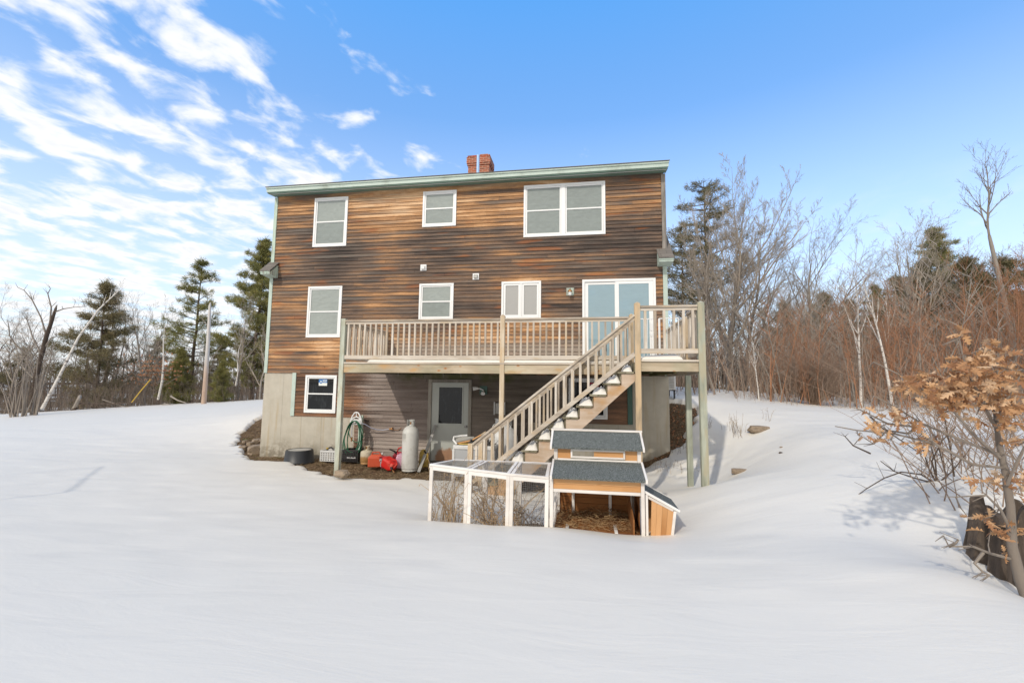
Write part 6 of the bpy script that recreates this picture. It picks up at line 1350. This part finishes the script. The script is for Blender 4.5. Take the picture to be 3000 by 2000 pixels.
# weeds on the slope
def hit(u, v):
    d = ray(u, v); t = np.linspace(1.5, 45, 900); P_ = CAMC[None]+t[:, None]*d[None]; below = P_[:, 2] < height(P_[:, 0], P_[:, 1])
    return P_[np.argmax(below)] if below.any() else P_[-1]
def weed(u, v, dep, n, h, lbl, w=.12, mt='straw'):
    x_, y_ = onray(u, dep); c0 = hit(u, v) if dep > 0 and u > 2000 else atD(u, v, dep); x_, y_ = c0[0], c0[1]; z0 = gz(x_, y_)-.03; tt_ = thing('weed', lbl, 'weed', (x_, y_, z0), None); bb = MB(); R = random.Random(int(u+v))
    for i in range(n):
        p = Vector((x_+R.gauss(0, w), y_+R.gauss(0, w), z0)); hh = h*R.uniform(.4, 1.1); d = Vector((R.gauss(0, .18), R.gauss(0, .18), 1)); q = p+d*hh*.5; e = q+(d+Vector((R.gauss(0, .15), 0, 0)))*hh*.5; bb.tube([p, q, e], [.004, .003, .0015], 4, cap=False)
        for k in range(3): c = q.lerp(e, R.random()); bb.tube([c, c+Vector((R.gauss(0, .04), 0, R.uniform(.01, .07)))], [.002, .001], 3, cap=False)
    bb.build('stems', M[mt], tt_)
for a_ in ((2165, 1275, 11.5, 14, .55, 'dry weed stalks on the right bank left of the flat rock'), (2140, 1262, 11, 6, .35, 'small dry weed just right of the deck shadow'), (2250, 1230, 13, 4, .4, 'thin weed standing alone above the flat rock'), (2075, 1250, 11, 5, .3, 'small weed right behind the corner deck post'),
           (1990, 1320, 10.3, 10, .35, 'dry weeds between the two right deck posts and the foundation', .1, 'twig_brown'), (1940, 1360, 9.8, 26, .22, 'short dry weeds along the edge of the shaded snow slope', .3, 'straw'), (1925, 1330, 11.0, 5, .9, 'tall thin dead stalks against the right foundation wall', .08, 'twig_brown'), (1975, 1180, 13.5, 10, .3, 'dry weeds in the snow below the heat pump', .3, 'twig_brown')): weed(*a_)
bb = MB(); bb.tube([tuple(atD(u, v, 11.0)) for u, v in ((1880, 1318), (1900, 1314), (1932, 1312))], .012, 6); tag(bb.build('stick', M['bark_dark'], None), 'dark stick lying against the right foundation wall', 'stick')
# rocks
def rock(u, v, dep, s, lbl, seed, mt='rock', sq=(1, 1, .7), dz=0):
    c = atD(u, v, dep) if u < 2050 else hit(u, v); R = random.Random(seed); import bmesh
    bm = bmesh.new(); bmesh.ops.create_icosphere(bm, subdivisions=3, radius=1)
    ph = [R.uniform(0, 6) for _ in range(6)]
    for v_ in bm.verts:
        p = v_.co; k = 1+.10*math.sin(9*p.x+ph[4])*math.sin(8*p.y+7*p.z)+.16*math.sin(3*p.x+ph[0])*math.sin(2.5*p.y+ph[1])+.10*math.sin(6*p.z+ph[2]+2*p.x)+.05*math.sin(11*p.y+ph[3])
        q = p*k; q = Vector((max(-.85, min(.85, q.x)), max(-.8, min(.8, q.y)), max(-.8, min(.75, q.z)))); v_.co = Vector((q.x*s*sq[0], q.y*s*sq[1], q.z*s*sq[2]))
    me = bpy.data.meshes.new('rock'); bm.to_mesh(me); bm.free(); me.materials.append(M[mt]); o = link('rock', me); o.location = (c[0], c[1], c[2]+dz); o.rotation_euler = (0, 0, R.uniform(0, 6)); tag(o, lbl, 'rock')
rock(752, 1318, 12.9, .27, 'largest rounded tan rock at the left foot of the foundation', 1)
rock(752, 1294, 13.6, .17, 'grey rock on top of the largest tan rock by the foundation', 2)
rock(733, 1300, 13.3, .11, 'small orange rock beside the grey rock by the foundation', 3)
rock(717, 1294, 13.6, .09, 'smallest orange rock at the snow edge by the foundation', 4)
rock(712, 1312, 13.2, .13, 'grey rock partly covered by snow left of the largest tan rock', 5)
rock(1002, 1387, 9.0, .15, 'flat tan rock at the foot of the green deck post', 6, sq=(1.3, .8, .6))
rock(2222, 1262, 11.0, .24, 'flat grey rock poking from the right snow bank', 7, 'rock', (1.1, .6, .45), .03)
rock(2168, 1385, 8.4, .13, 'small flat rock in the snow right of the deck posts', 8, 'rock', (1.3, .7, .5), .03)
rock(2290, 1312, 9.5, .035, 'tiny brown stone higher in the snow right of the small flat rock', 9, 'rock', dz=.01)
rock(2289, 1328, 9.4, .05, 'tiny brown stone just below another stone in the snow', 10, 'rotten')
rock(1990, 1255, 11.6, .10, 'brown stone in the bare bank behind the deck leg', 11)
rock(2040, 1240, 11.2, .07, 'mossy stone between the two right deck posts', 12)
# goal frame just outside the left edge: its shadow falls on the snow
gf = thing('goal_frame', 'thin tube frame standing left of the view, casting a faint shadow on the snow', 'goal frame', (-6, -7, .1))
def cast(x, y, h): return Vector((x, y, .1))+Vector((-.5, -1.28, 1.0))*h
bb = MB(); h1 = 1.9
q0, q1, q2, q3 = cast(-1.94, -2.60, h1), cast(.05, -4.72, h1), cast(-2.2, -8.4, h1), cast(-5.0, -6.6, h1)
for a_, c_, r_ in ((q0, q1, .02), (q0, q3, .02), (q1, q2, .02), (q2, q3, .02), (q0.lerp(q1, .55), q3.lerp(q2, .5), .009), (q0.lerp(q1, .08), q3.lerp(q2, .16), .010)): bb.tube([a_, c_], r_, 8)
for q in (q2, q3): bb.tube([q, (q.x, q.y, 0)], .03, 8)
bb.build('tubes', M['steel'], gf, smooth=True)
